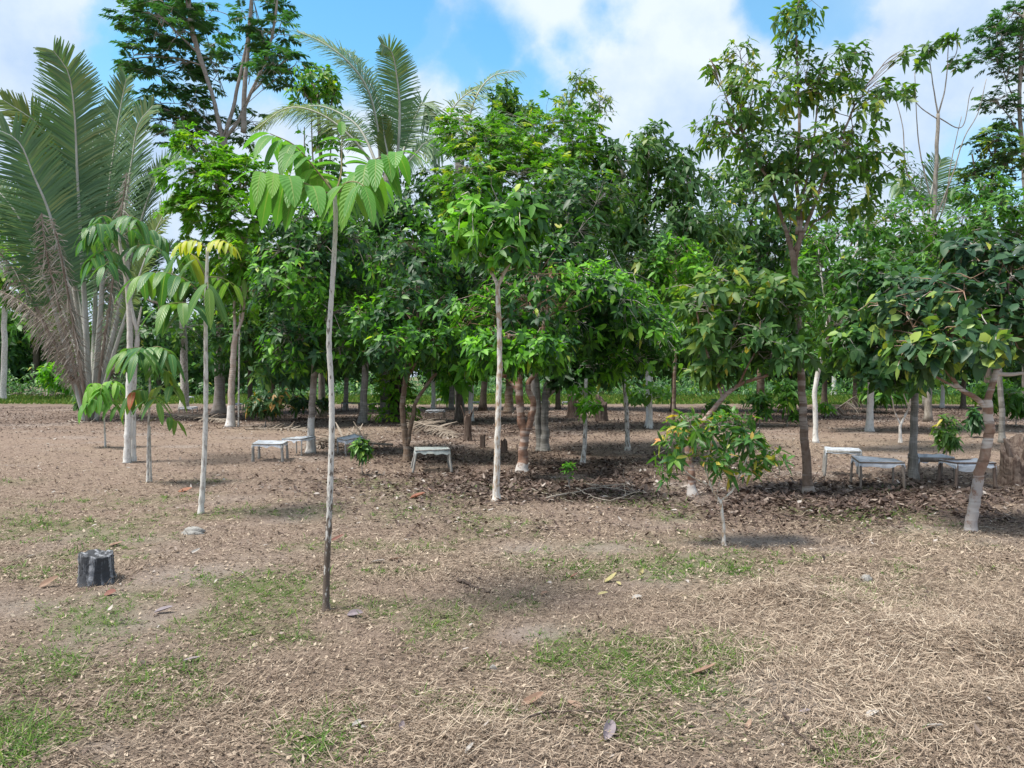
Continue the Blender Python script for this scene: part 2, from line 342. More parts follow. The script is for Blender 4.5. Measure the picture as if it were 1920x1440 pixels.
M['rachis_dead'] = bark_mat('dead_palm_rib', (.22, .17, .13), (.36, .31, .26), .4, .6, 1.5, 8)
M['stalk'] = bark_mat('leaf_stalk', (.18, .15, .08), (.26, .24, .12), .4, .6, 5, 30)
M['white'] = bark_mat('white_lichen_bark', (.34, .30, .26), (.76, .74, .70), .36, .52, 9, 34)
M['white_spot'] = bark_mat('patchy_white_bark', (.21, .17, .14), (.70, .68, .64), .42, .50, 12, 46)
M['front_stem'] = bark_mat('pale_stem_dark_below', (.14, .11, .09), (.72, .70, .66), .44, .52, 14, 50, zfade=(.3, 1.1, -.13, .10))
M['white_orange'] = bark_mat('white_and_ochre_bark', (.46, .33, .22), (.78, .76, .72), .40, .54, 10, 30)
M['brown'] = bark_mat('brown_bark', (.145, .095, .065), (.24, .18, .135), .4, .62, 8, 30, None, .15)
M['red'] = bark_mat('reddish_bark', (.20, .105, .070), (.33, .21, .155), .38, .62, 10, 16, (.16, (.58, .55, .52), .8), .30)
M['red_band'] = bark_mat('ringed_reddish_bark', (.27, .16, .115), (.36, .26, .20), .38, .62, 10, 14, (.55, (.46, .44, .43), .7), .7)
M['brown_band'] = bark_mat('brown_bark_white_ring', (.16, .11, .08), (.25, .19, .15), .38, .62, 9, 16, None, .28)
M['grey'] = bark_mat('grey_bark', (.17, .16, .14), (.29, .27, .245), .4, .62, 4, 40, None, .2)
M['grey_wash'] = bark_mat('grey_bark_limewashed_foot', (.22, .185, .16), (.34, .30, .27), .4, .62, 7, 20, (.75, (.60, .58, .55), .8), .2)
M['pink_wash'] = bark_mat('pinkish_bark_limewashed_foot', (.40, .31, .25), (.56, .49, .43), .4, .62, 6, 18, (.7, (.66, .64, .62), .85), .2)
M['painted'] = bark_mat('limewashed_bark', (.40, .36, .31), (.62, .59, .55), .30, .46, 8, 20, (1.6, (.72, .71, .69), .7), .3)
M['palm_grey'] = bark_mat('smooth_pale_trunk', (.33, .28, .25), (.42, .37, .34), .4, .62, 5, 6, None, .15)
M['limb'] = bark_mat('pale_limb_bark', (.25, .22, .19), (.42, .385, .345), .42, .6, 4, 12)
M['limb_dark'] = bark_mat('dark_limb_bark', (.10, .08, .062), (.19, .155, .125), .42, .6, 6, 20)
# ------------------------------------------------------------------ tree builder
def w3(px, py, Y, dY=0.0):
    return np.array([wx(px, Y + dY), Y + dY, wz(py, Y + dY)])
def frame(d):
    d = norm(d); ref = np.where(np.abs(d[..., 2:3]) > .9, np.array([1., 0, 0]), np.array([0, 0, 1.])); u = norm(np.cross(d, ref)); return d, u, np.cross(d, u)
def foliage_whorl(acc, tips, dirs, L, rng, n=(6, 9), wr=.21, droop=.35, kind='fine', shift=0.0, spread=.75):
    d, u, v = frame(dirs); k = n[1]
    for i in range(k):
        sel = np.arange(len(tips)) if i < n[0] else np.nonzero(rng.random(len(tips)) < .6)[0]
        if len(sel) == 0: continue
        az = 2 * np.pi * i / k * 1.0 + rng.uniform(-.5, .5, len(sel)) + sel * 2.4
        b = rng.uniform(-.1, spread, len(sel))[:, None]
        ld = np.cos(az)[:, None] * u[sel] + np.sin(az)[:, None] * v[sel] + b * d[sel]
        ld = norm(ld); nrm = d[sel] + rng.normal(0, .25, (len(sel), 3)) + np.array([0, 0, .35])
        l = L * rng.uniform(.5, 1.25, len(sel)); org = tips[sel] - d[sel] * (rng.uniform(0, 1.0, len(sel)) * L * .9 * (i % 3) / 2)[:, None]
        r = np.clip(rng.beta(2.0, 2.4, len(sel)) + (shift if np.isscalar(shift) else shift[sel]), 0, .94); r = np.where(rng.random(len(sel)) < .008, 1.0, r)
        leaves(acc, org, ld, nrm, l, l * wr * rng.uniform(.85, 1.15, len(sel)), droop * rng.uniform(.3, 1.5, len(sel)), .18, r, kind)
def foliage_pinnate(acc, wood, tips, dirs, Lr, m, Lf, rng, nr=5, wr=.2, droop=.45, kind='coarse', flat=.0, shift=0.0):
    d, u, v = frame(dirs)
    for i in range(nr):
        N = len(tips); az = 2 * np.pi * i / nr + rng.uniform(-.6, .6, N) + np.arange(N) * 2.4
        b = rng.uniform(.15, .9, N)[:, None]
        rd = norm((np.cos(az)[:, None] * u + np.sin(az)[:, None] * v + b * d) * np.array([1, 1, 1 - flat]) + np.array([0, 0, .12]))
        l = Lr * rng.uniform(.7, 1.15, N); tt = np.linspace(0, 1, 4)
        pth = tips[:, None] + rd[:, None] * (l[:, None] * tt)[..., None]; pth[..., 2] -= (droop * l)[:, None] * tt ** 2
        if wood is not None: tubes(wood, pth, np.broadcast_to(np.linspace(.004, .002, 4) * max(1, Lr * 2), (N, 4)), 3)
        sd = norm(np.cross(rd, np.array([0, 0, 1.])))
        base_r = np.clip(rng.beta(2.0, 2.4, N) + shift, 0, 1)
        for j in range(m):
            t = .22 + .78 * (j + .5) / m
            o = tips + rd * (l * t)[:, None]; o = o.copy(); o[:, 2] -= droop * l * t * t
            for s in (-1, 1):
                ld = norm(sd * s + rd * (.45 + .5 * t) + rng.normal(0, .12, (N, 3)) + np.array([0, 0, -.15]))
                nrm = np.cross(rd, sd); nrm = np.where(nrm[:, 2:3] < 0, -nrm, nrm) + rng.normal(0, .2, (N, 3))
                ll = Lf * (.7 + .5 * math.sin(math.pi * min(t * .85 + .1, 1))) * rng.uniform(.85, 1.15, N)
                leaves(acc, o, ld, nrm, ll, ll * wr, .35 * rng.uniform(.3, 1.5, N), .12, np.clip(base_r + rng.normal(0, .08, N), 0, 1), kind)
def bez(a, b, c, n):
    t = np.linspace(0, 1, n)[:, None]; return (1 - t) ** 2 * a + 2 * t * (1 - t) * b + t * t * c
FEET = []
def tree(label, base, stems, blobs, leaf, r=(.06, .03), bark='brown', name='tree', cat='tree', group=None, seed=0, Y=None, limb_r=None, twig_r=.006, sub=6, sides=10, flare=1.55, hang=0.0, limb_bark=None):
    """base = photo px of the foot; stems = list of polylines (px, py[, dY]); blobs = (px,py,rx,ry,dY,n[,rd]); leaf = dict(kind, mat, L, ...)"""
    rng = np.random.default_rng(seed + 100); leaf = dict(leaf); fine = leaf.get('tmpl', 'fine') == 'fine'; dens = leaf.get('dens', 1.25 if fine else 1.3)
    if leaf.get('kind', 'whorl') == 'whorl': leaf['L'] = leaf['L'] * 1.04
    else: dens = 1.0
    if Y is None: Y = F * CH / (base[1] - YH)
    bx_ = wx(base[0], Y); gz0 = float(gh(bx_, Y)); loc = np.array([bx_, Y, gz0])
    root = empty(name, loc, label, cat, group)
    FEET.append((loc[0], loc[1], r[0] if not isinstance(r, list) else r[0][0]))
    T = Acc(); LB = Acc() if limb_bark else T; leafA = Acc()
    if not isinstance(stems[0], (list, np.ndarray)): stems = [stems]
    skel = []
    for si, st in enumerate(stems):
        P = np.array([w3(p[0], p[1], Y, p[2] if len(p) > 2 else 0) for p in st])
        if si == 0 and st[0][:2] == tuple(base): P[0] = loc
        if abs(P[0][2] - gz0) < .25: P[0][2] = gz0 - .03
        K = max(10, int(8 * len(st))); C = spline(P, K); L0 = np.linspace(0, 1, K)
        r0, r1 = (r if si == 0 else (r[1] * .95, r[1] * .55)) if not isinstance(r, list) else r[si]
        R = r0 + (r1 - r0) * L0 ** .8
        if P[0][2] < gz0 + .3: R = R * (1 + (flare - 1) * np.exp(-(C[:, 2] - gz0) / (1.6 * r0)))
        R = R * (1 + .018 * rng.normal(size=K)); C[1:-1, :2] += (lambda q: (q[:-2] + q[1:-1] * 1.5 + q[2:]) / 3)(rng.normal(0, r0 * .12, (K, 2)))
        tubes(T, C, R, sides, cap=True); skel.append((C, R))
    top = np.concatenate([c[int(len(c) * .45):] for c, _ in skel]); rtop = skel[0][1][-1]
    for b in blobs:
        px, py, rx, ry, dY, n = b[:6]; rd = b[6] if len(b) > 6 else .62 * (rx + ry)
        c = w3(px, py, Y, dY); ax = np.array([rx, rd, ry]) * (Y + dY) / F
        dd = np.linalg.norm((top - c) * np.array([1, 1, .6]), axis=1) + np.where(top[:, 2] > c[2] - .15 * ax[2], 3.0, 0)
        a = top[int(np.argmin(dd))]
        ctrl = a * .5 + c * .5 + np.array([0, 0, .12 * np.linalg.norm(c - a)]) + rng.normal(0, .06, 3) * np.linalg.norm(c - a)
        end = c + np.array([0, 0, .45 * ax[2]]) + rng.normal(0, .15, 3) * ax
        limb = bez(a, ctrl, end, 9); limb[1:-1] += rng.normal(0, .015, (7, 3)) * np.linalg.norm(end - a)
        lr = limb_r if limb_r else max(rtop * .75, .012)
        Rl = np.linspace(lr, max(lr * .3, .005), 9); tubes(LB, limb, Rl, 6, cap=True)
        pts = [limb[4:]]
        for q in range(sub):
            k = rng.integers(2, 8); e = norm(rng.normal(size=3)); e = c + e * ax * rng.uniform(.5, .8)
            m_ = .5 * (limb[k] + e) + np.array([0, 0, .08 * np.linalg.norm(e - limb[k])]) + rng.normal(0, .06, 3) * np.linalg.norm(e - limb[k])
            sb = bez(limb[k], m_, e, 7); tubes(LB, sb, np.linspace(Rl[k] * .6, max(twig_r, .004), 7), 5); pts.append(sb[2:])
        pts = np.concatenate(pts)
        if n == 0: continue
        n = max(1, int(n * dens))
        d = norm(rng.normal(size=(n, 3))); rad = rng.uniform(.18, 1.0, n) ** (1 / 2.2)
        rad *= .70 + .55 * vn(d[:, 0] * 3 + 9 + seed, d[:, 2] * 3 + d[:, 1] * 2 + 5, seed)      # an uneven outline
        tips = c + d * rad[:, None] * ax
        gz = gh(tips[:, 0], tips[:, 1]); tips[:, 2] = np.maximum(tips[:, 2], gz + .35)
        near = np.argmin(((tips[:, None] - pts[None]) ** 2).sum(-1), axis=1); S = pts[near]
        tl = np.linalg.norm(tips - S, axis=1)
        mid = .5 * (S + tips) + rng.normal(0, .10, (n, 3)) * tl[:, None] + np.array([0, 0, .10]) * tl[:, None]
        tubes(LB, np.stack([S, mid, tips], 1), np.broadcast_to(np.array([twig_r, twig_r * .75, twig_r * .5]), (n, 3)), 3)
        dirs = norm(norm(tips - mid) * .6 + norm((tips - c) / ax) * .5 + np.array([0, 0, .45 - hang]) + rng.normal(0, .25, (n, 3)))
        k = leaf.get('kind', 'whorl'); sh = leaf.get('shift', 0); am = leaf.get('clump', .22 if k == 'whorl' else 0)
        if am: sh = sh + am * np.clip((fbm(tips[:, 0] * 1.1 + tips[:, 2] * .8 + seed, tips[:, 2] * 1.3 + tips[:, 1] * .7, 7, 2) - .5) * 4, -1, 1)
        if k == 'whorl':
            foliage_whorl(leafA, tips, dirs, leaf['L'], rng, leaf.get('n', (6, 9)), leaf.get('wr', .21), leaf.get('droop', .35), leaf.get('tmpl', 'fine'), sh, leaf.get('spread', .75))
            q = leaf.get('side', 1)
            for _ in range(q):      # leaves further down the twig
                m2 = S + (tips - S) * rng.uniform(.45, .9, (n, 1)); foliage_whorl(leafA, m2, dirs, leaf['L'] * .95, rng, (1, 3), leaf.get('wr', .21), leaf.get('droop', .35), leaf.get('tmpl', 'fine'), sh - .05)
        else:
            foliage_pinnate(leafA, LB, tips, dirs, leaf['Lr'], leaf['m'], leaf['L'], rng, leaf.get('nr', 5), leaf.get('wr', .2), leaf.get('droop', .4), leaf.get('tmpl', 'coarse'), leaf.get('flat', 0), sh)
    T.build('trunk', M[bark], root, org=loc)
    if limb_bark and LB.n: LB.build('limbs', M[limb_bark], root, org=loc)
    if leafA.n: leafA.build('crown', M[leaf['mat']], root, org=loc)
    return root

# ------------------------------------------------------------------ saplings with large compound leaves
def compound(root, loc, pts, n, L, mat, seed, side=None, wr=.17, droop=1.0, t0=.25, out=.75, fwd=.25, down=.25, terminal=True, part='compound_leaf', rr=(.008, .003), shift=0.0, lab=None, both=True):
    """one pinnate leaf: a stalk (polyline in world metres) with n pairs of big leaflets"""
    rng = np.random.default_rng(seed + 500); A = Acc(); C = spline(pts, 14); T = norm(np.gradient(C, axis=0))
    tubes(A, C, np.linspace(rr[0], rr[1], 14), 5, 1)
    for j in range(n):
        t = t0 + (1 - t0) * (j + .4) / n; i = t * 13; i0 = min(int(i), 12); p = C[i0] + (C[i0 + 1] - C[i0]) * (i - i0); tg = T[i0]
        sd = norm(np.cross(tg, np.array([0, 0, 1.])) + 1e-6) if side is None else norm(np.asarray(side, float))
        for s in ((-1, 1) if both else (1,)):
            ll = L * rng.uniform(.85, 1.12) * (.8 + .25 * math.sin(math.pi * min(.15 + t * .8, 1)))
            ld = norm(sd * s * out + tg * fwd + np.array([0, 0, -down]) + rng.normal(0, .13, 3))
            nrm = np.cross(ld, np.cross(np.array([0, 0, 1.]), ld)) + rng.normal(0, .15, 3) + np.array([0, 0, .2])
            o = p + ld * .012
            leaves(A, o[None], ld[None], nrm[None], ll, ll * wr * rng.uniform(.9, 1.12), droop * rng.uniform(.7, 1.2), .12, np.array([np.clip(rng.beta(2, 2.2) + shift, 0, 1)]), 'big', 0, True)
    if terminal:
        ld = norm(T[-1] + np.array([0, 0, -down])); leaves(A, C[-1:], ld[None], np.array([[0, -.1, 1.]]), L * .9, L * .9 * wr, droop * .7, .12, np.array([.6 + shift * .3]), 'big', 0, True)
    o = A.build(part, [M[mat], M['stalk']], root, org=loc)
    if lab: o['label'] = lab
    return o
def sapling(label, base, stems, sprays, r=(.02, .012), bark='white', name='sapling', seed=0, cat='sapling', group=None):
    Y = F * CH / (base[1] - YH); bx_ = wx(base[0], Y); loc = np.array([bx_, Y, float(gh(bx_, Y))]); root = empty(name, loc, label, cat, group); rng = np.random.default_rng(seed); FEET.append((loc[0], loc[1], .03))
    if not isinstance(stems[0], list): stems = [stems]
    for si, st in enumerate(stems):
        T = Acc(); P = np.array([w3(p[0], p[1], Y, p[2] if len(p) > 2 else 0) for p in st])
        if abs(P[0][2] - loc[2]) < .2: P[0][2] = loc[2] - .03
        K = 10 * len(st); C = spline(P, K); rr = r[si] if isinstance(r, list) else r
        R = np.linspace(rr[0], rr[1], K) * (1 + .06 * rng.normal(size=K)) * (1 + .35 * np.exp(-(C[:, 2] - loc[2]) / (2 * rr[0])))
        tubes(T, C, R, 10, cap=True); T.build('stem', M[bark], root, org=loc)
    for i, s in enumerate(sprays):
        P = np.array([w3(p[0], p[1], Y, p[2]) for p in s['p']]); k = {a: b for a, b in s.items() if a != 'p'}
        compound(root, loc, P, seed=seed * 50 + i, **k)
    return root

# ------------------------------------------------------------------ palms
def frond(root, loc, pts, hw, n, mat, rmat, seed, t0=.22, ang=(50, 28), hint=(0, -1, .25), vee=.15, droop=.15, r=(.07, .012), bw=.022, ragged=0.0, part='frond', miss=0.0, lab=None, prof=.6):
    rng = np.random.default_rng(seed + 900); A = Acc(); K = 40; C = spline(pts, K); T = norm(np.gradient(C, axis=0))
    tubes(A, C, np.linspace(r[0], r[1], K), 6, 1, .5)
    t = t0 + (1 - t0) * (np.arange(n) + .5) / n; i = t * (K - 1); i0 = np.minimum(i.astype(int), K - 2); f = (i - i0)[:, None]
    p = C[i0] * (1 - f) + C[i0 + 1] * f; tg = T[i0]
    nr = np.asarray(hint, float); nr = norm(nr - (tg * nr).sum(-1, keepdims=True) * tg); sd = np.cross(tg, nr)
    u = (t - t0) / (1 - t0); ln = hw * np.sin(np.pi * np.clip(.12 + .83 * u, 0, 1)) ** prof
    a = np.radians(ang[1] + (ang[0] - ang[1]) * (1 - u))
    for s in (-1, 1):
        keep = rng.random(n) > miss; m = int(keep.sum())
        ld = sd * s * np.sin(a + .25)[:, None] + tg * np.cos(a + .25)[:, None] + nr * vee + rng.normal(0, .035 + ragged * .3, (n, 3))
        ld = norm(ld)
        if ragged: ld = norm(ld * (1 - ragged * .8) + np.array([0, 0, -ragged * 1.2]) + rng.normal(0, .18, (n, 3)))
        l = ln * rng.uniform(.9 - ragged * .5, 1.06, n)
        q = nr + sd * s * -.35 + rng.normal(0, .12 + ragged, (n, 3))
        leaves(A, p[keep], ld[keep], q[keep], l[keep], bw * rng.uniform(.8, 1.2, m), (droop * rng.uniform(.5, 1.5, n))[keep], .3, np.clip(rng.beta(2, 2.3, m) * .8 + .25 * u[keep], 0, 1), 'blade', 0)
    o = A.build(part, [M[mat], M[rmat]], root, org=loc)
    if lab: o['label'] = lab
    return o

# ------------------------------------------------------------------ leaf-litter trays on legs
def trap(label, x0, x1, ytop, ybase, seed, rot=0.0, legm='leg_grey', splay=0.0, board=0.0, sag=.10, depth=.55, group='white mesh trays standing on four legs', netmat='net', leg_r=.016, h=None, tilt=0.0, drape=.42):
    rng = np.random.default_rng(seed + 300); Y = F * CH / (ybase - YH); X = wx(.5 * (x0 + x1), Y); w = (x1 - x0) / F * Y
    yc = Y + depth * .35; z0 = float(gh(X, yc)); hh = h or max(.25, wz(ytop, yc) - z0)
    loc = np.array([X, yc, z0]); root = empty('litter_tray', loc, label, 'tray', group); root.rotation_euler = (0, 0, rot)
    hx, hy = w / 2 / (abs(math.cos(rot)) + abs(math.sin(rot)) * depth / w), depth / 2
    cs = [(-hx, -hy), (hx, -hy), (hx, hy), (-hx, hy)]; zs = [hh + rng.uniform(-.02, .02) + tilt * c[0] for c in cs]
    for (x, y), z in zip(cs, zs):
        A = Acc(); wxp, wyp = X + x * math.cos(rot) - y * math.sin(rot), yc + x * math.sin(rot) + y * math.cos(rot)
        b = np.array([x * (1 + splay) + rng.uniform(-.02, .02), y * (1 + splay), float(gh(wxp, wyp)) - z0 - .04]); t_ = np.array([x * .95, y * .95, z - .012])
        C = b + (t_ - b) * np.linspace(0, 1, 6)[:, None]; C[1:-1, :2] += rng.normal(0, .003, (4, 2)); tubes(A, C, leg_r * rng.uniform(.85, 1.15) * np.linspace(1.1, .9, 6), 8, cap=True)
        A.build('leg', M[legm], root)
    A = Acc()
    for k in range(4):
        a = np.array([*cs[k], zs[k]]); b = np.array([*cs[(k + 1) % 4], zs[(k + 1) % 4]])
        if board:
            d = norm(b - a); nx = np.array([d[1], -d[0], 0]) * .010; up = np.array([0, 0, board])
            a2, b2 = a + d * (.0 if k % 2 else .012), b - d * (.0 if k % 2 else .012)
            q = [a2 - nx, b2 - nx, b2 + nx, a2 + nx]; A.add(np.array([v - up for v in q] + q), [3, 2, 1, 0, 4, 5, 6, 7, 0, 1, 5, 4, 1, 2, 6, 5, 2, 3, 7, 6, 3, 0, 4, 7], [4] * 6)
        else: tubes(A, a + (b - a) * np.linspace(0, 1, 5)[:, None], np.full(5, .012), 6, cap=True)
    A.build('frame', M[legm], root)
    # the mesh sheet: sags in the middle, is turned down over the frame
    n = 17; u = np.linspace(-1.13, 1.13, n); U, V = np.meshgrid(u, u, indexing='ij'); cu = np.clip(U, -1, 1); cv = np.clip(V, -1, 1); over = np.maximum(np.abs(U) - 1, 0) + np.maximum(np.abs(V) - 1, 0)
    x = cu * hx * (1 + .045 * (np.abs(U) > 1)); y = cv * hy * (1 + .045 * (np.abs(V) > 1))
    zc = (zs[0] * (1 - cu) * (1 - cv) + zs[1] * (1 + cu) * (1 - cv) + zs[2] * (1 + cu) * (1 + cv) + zs[3] * (1 - cu) * (1 + cv)) / 4
    wr = vn(U * 3 + seed * 3.1, V * 3 + 2, seed)
    z = zc + .014 - sag * (1 - cu ** 2) ** .8 * (1 - cv ** 2) ** .8 - over * (.22 + drape * wr) + .012 * (wr - .5) - .03 * np.maximum(wr - .45, 0) * (over > 0) * 2
    tl = []; 
    for i in range(n - 1):
        for j in range(n - 1): a = i * n + j; tl += [a, a + n, a + n + 1, a + 1]
    A = Acc(); A.add(np.stack([x, y, z], -1).reshape(-1, 3), tl, [4] * ((n - 1) ** 2), rng.random(n * n)); A.build('mesh_sheet', M[netmat], root)
    return root
def mk_net(name, col):
    m, nt = newmat(name); g = G(nt); tc = g.nd('ShaderNodeTexCoord'); n = g.noise(tc.outputs['Object'], 9, 5, .6)
    c = g.mix(g.nd('ShaderNodeMapRange', {0: n, 1: .46, 2: .68}).outputs[0], col, tuple(x * .62 for x in col))
    d = g.nd('ShaderNodeBsdfPrincipled', {'Base Color': c, 'Roughness': .55, 'Specular IOR Level': .3}); t = g.nd('ShaderNodeBsdfTranslucent', {'Color': c}); tr = g.nd('ShaderNodeBsdfTransparent')
    a = g.nd('ShaderNodeMixShader', {0: .35, 1: d.outputs[0], 2: t.outputs[0]}); b = g.nd('ShaderNodeMixShader', {0: .14, 1: a.outputs[0], 2: tr.outputs[0]}); g.out(b.outputs[0]); return m
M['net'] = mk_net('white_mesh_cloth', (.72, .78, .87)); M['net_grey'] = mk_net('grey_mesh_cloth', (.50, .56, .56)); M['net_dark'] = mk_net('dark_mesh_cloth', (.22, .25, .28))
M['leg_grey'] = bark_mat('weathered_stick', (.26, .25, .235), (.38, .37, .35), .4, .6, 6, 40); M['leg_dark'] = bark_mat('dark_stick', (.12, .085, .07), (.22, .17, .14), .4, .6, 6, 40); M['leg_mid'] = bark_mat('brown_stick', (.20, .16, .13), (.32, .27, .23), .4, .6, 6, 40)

# ------------------------------------------------------------------ stumps
def stump(label, base, wpx, hpx, mat, seed, jag=.12, flare=.35, top='flat', spikes=(), name='tree_stump'):
    rng = np.random.default_rng(seed); Y = F * CH / (base[1] - YH); X = wx(base[0], Y); r = wpx / 2 / F * Y; h = hpx / F * Y; z0 = float(gh(X, Y)); loc = np.array([X, Y, z0])
    root = empty(name, loc, label, 'stump'); FEET.extend([(X, Y, r * 1.05)] * 3); n, m = 64, 22; A = Acc(); th = np.arange(n) / n * 2 * np.pi; V = []
    ridge = 1 + .10 * np.cos(2 * th + seed) + .08 * np.cos(3 * th + 2) + .025 * np.cos(8 * th + seed) + .012 * rng.normal(size=n)
    hj = h * (1 + jag * (np.cos(th + seed) * .9 + np.cos(3 * th + seed * 2) * .4 + np.repeat(rng.normal(size=n // 4), 4) * .35))
    for i in range(m):
        t = i / (m - 1); rad = r * (ridge + flare * np.exp(-t * 5) * (1 + .6 * np.cos(4 * th + 1))) * (1 + (.022 * rng.normal(size=n) + .05 * (vn(th * 6, np.full(n, t * 5.), seed) - .5)))
        V.append(np.stack([rad * np.cos(th), rad * np.sin(th), -.04 + t * (hj + .04)], 1))
    for q, dz in ((.72, -.03), (.35, -.06)): V.append(np.stack([r * ridge * q * np.cos(th), r * ridge * q * np.sin(th), hj * .4 + h * .6 + dz * h * 2 + rng.normal(0, .02 * h, n)], 1))
    rows = len(V); V = np.concatenate(V + [np.array([[0, 0, h * .86]])]); tl = []; tc = []
    for i in range(rows - 1):
        for j in range(n): b = (j + 1) % n; tl += [i * n + j, i * n + b, (i + 1) * n + b, (i + 1) * n + j]; tc.append(4)
    for j in range(n): tl += [(rows - 1) * n + j, (rows - 1) * n + (j + 1) % n, rows * n]; tc.append(3)
    A.add(V, tl, tc); 
    for (dx, dy, dh, rr, lx) in spikes:
        C = np.array([[dx * r, dy * r, h * .5], [dx * r + lx * .5, dy * r, h * .5 + dh * .6], [dx * r + lx, dy * r, h * .5 + dh]]); tubes(A, spline(C, 6), np.linspace(rr, rr * .35, 6), 6, cap=True)
    A.build('stump_body', M[mat], root, smooth_=True); return root
M['char'] = bark_mat('charred_wood', (.055, .058, .066), (.33, .34, .37), .50, .62, 3, 26); M['rot'] = bark_mat('rotten_wood', (.09, .06, .048), (.22, .17, .14), .42, .62, 2.5, 24)
M['dead_stick'] = bark_mat('dry_branch', (.30, .25, .20), (.46, .41, .35), .4, .6, 6, 30); M['dark_stick'] = bark_mat('dark_branch', (.07, .05, .042), (.13, .10, .085), .4, .6, 6, 30)
def branch(label, pts_px, r, mat, seed, twigs=4, z=.02, cat='branch', name='fallen_branch', tl=.35):
    rng = np.random.default_rng(seed); P = []
    for p in pts_px: X, Y = gp(p[0], p[1]); P.append([X, Y, float(gh(X, Y)) + (p[2] if len(p) > 2 else z)])
    P = np.array(P); loc = P[0].copy(); A = Acc(); C = spline(P, 16); C[1:-1] += rng.normal(0, r * .6, (14, 3)); tubes(A, C, np.linspace(r, r * .4, 16), 6, cap=True)
    o = None
    for k in range(twigs):
        i = rng.integers(3, 14); d = norm(np.array([rng.normal(), rng.normal(), abs(rng.normal()) * .25])); T = C[15] - C[0]; d = norm(d + norm(T) * .8); q = C[i] + d * tl * np.linspace(0, 1, 6)[:, None] * rng.uniform(.5, 1.2); q[1:] += rng.normal(0, .012, (5, 3))
        q[:, 2] = np.maximum(q[:, 2], gh(q[:, 0], q[:, 1]) + .006); tubes(A, q, np.linspace(r * .5, r * .2, 6), 5)
    o = A.build(name, M[mat], None, org=loc); o.location = loc; tag(o, label, cat); return o
# ------------------------------------------------------------------ ground sheet
def geo_axis(a, b, step, far, grow=1.13):
    mid = np.arange(a, b + step / 2, step); lo = []; hi = []; s = step; v = a
    while v > -far: s *= grow; v -= s; lo.append(v)
    s = step; v = b
    while v < far: s *= grow; v += s; hi.append(v)
    return np.array(lo[::-1] + list(mid) + hi)
M_ground, _nt = newmat('ground_soil')
def ground_material(nt):
    g = G(nt); tc = g.nd('ShaderNodeTexCoord'); P = tc.outputs['Object']
    def at(n): return g.nd('ShaderNodeAttribute', attribute_name=n).outputs['Fac']
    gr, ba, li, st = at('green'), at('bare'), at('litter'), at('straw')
    nf = g.noise(P, 38, 6, .7); nm = g.noise(P, 7, 6, .65); nl = g.noise(P, 1.3, 5, .6)
    mp = g.nd('ShaderNodeMapping', {'Vector': P, 'Rotation': (0, 0, .5), 'Scale': (1, 4.5, 1)}); ns = g.noise(mp.outputs[0], 28, 6, .7, .6)
    mp2 = g.nd('ShaderNodeMapping', {'Vector': P, 'Rotation': (0, 0, -.7), 'Scale': (1, 5, 1)}); ns2 = g.noise(mp2.outputs[0], 34, 6, .7, .6)
    soil = g.ramp(nm, [(.25, (.155, .110, .088)), (.55, (.265, .198, .160)), (.8, (.36, .282, .236))])
    strw = g.ramp(g.math('MAXIMUM', ns, ns2), [(.40, (.10, .074, .052)), (.56, (.32, .245, .19)), (.72, (.49, .40, .315))])
    f = g.nd('ShaderNodeMapRange', {0: g.math('ADD', g.math('MULTIPLY', st, .7), g.math('MULTIPLY', nl, .6)), 1: .25, 2: .75}).outputs[0]
    c = g.mix(f, soil, strw)
    litter_shade = g.ramp(nf, [(.30, (.030, .021, .018)), (.5, (.080, .055, .045)), (.68, (.16, .118, .098)), (.8, (.28, .23, .205))])  # leaf browns, darkened to deepen the shade below the trees
    c = g.mix(g.math('MULTIPLY', li, .85), c, litter_shade)
    sand = g.ramp(nf, [(.3, (.19, .155, .138)), (.7, (.38, .33, .30))]); c = g.mix(g.math('MULTIPLY', ba, .7), c, sand)
    grs = g.ramp(nf, [(.3, (.040, .080, .016)), (.7, (.11, .19, .035))]); c = g.mix(g.math('MULTIPLY', gr, .5), c, grs)
    sp = g.ramp(g.noise(P, 90, 3, .8), [(.62, (0, 0, 0)), (.70, (1, 1, 1))]); c = g.mix(g.math('MULTIPLY', sp, .35), c, (.38, .33, .28))
    h = g.math('ADD', g.math('MULTIPLY', nf, .6), g.math('ADD', g.math('MULTIPLY', ns, .6), nm))
    bp = g.nd('ShaderNodeBump', {'Strength': .9, 'Distance': .035, 'Height': h})
    p = g.nd('ShaderNodeBsdfPrincipled', {'Base Color': c, 'Roughness': .95, 'Specular IOR Level': .12, 'Normal': bp.outputs[0]}); g.out(p.outputs[0])
ground_material(_nt)
def make_ground():
    xs = geo_axis(-14, 14, .09, 900); ys = geo_axis(1, 26, .09, 900); X, Y = np.meshgrid(xs, ys, indexing='ij'); nx, ny = X.shape
    V = np.stack([X, Y, gh(X, Y)], -1).reshape(-1, 3); idx = np.arange(nx * ny).reshape(nx, ny)
    q = np.stack([idx[:-1, :-1], idx[1:, :-1], idx[1:, 1:], idx[:-1, 1:]], -1).reshape(-1, 4)
    A = Acc(); A.add(V, q, np.full(len(q), 4)); o = A.build('ground', M_ground)
    x, y = X.ravel(), Y.ravel()
    for n, f in (('green', m_green), ('bare', m_bare), ('litter', m_litter_shade), ('straw', m_straw_sun)):
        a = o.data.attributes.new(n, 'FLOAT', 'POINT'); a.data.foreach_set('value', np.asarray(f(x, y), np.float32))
    tag(o, 'bare brown ground with cut straw, fallen leaves and green patches', None, None, 'structure')
make_ground()
def scatter(N, y0, y1, pw, rng, margin=2.2, k=.70):
    """ground points; density falls with distance"""
    u = rng.random(N); a = 1 - pw; Y = (y0 ** a + u * (y1 ** a - y0 ** a)) ** (1 / a); X = (rng.random(N) * 2 - 1) * (k * Y + margin); return X, Y
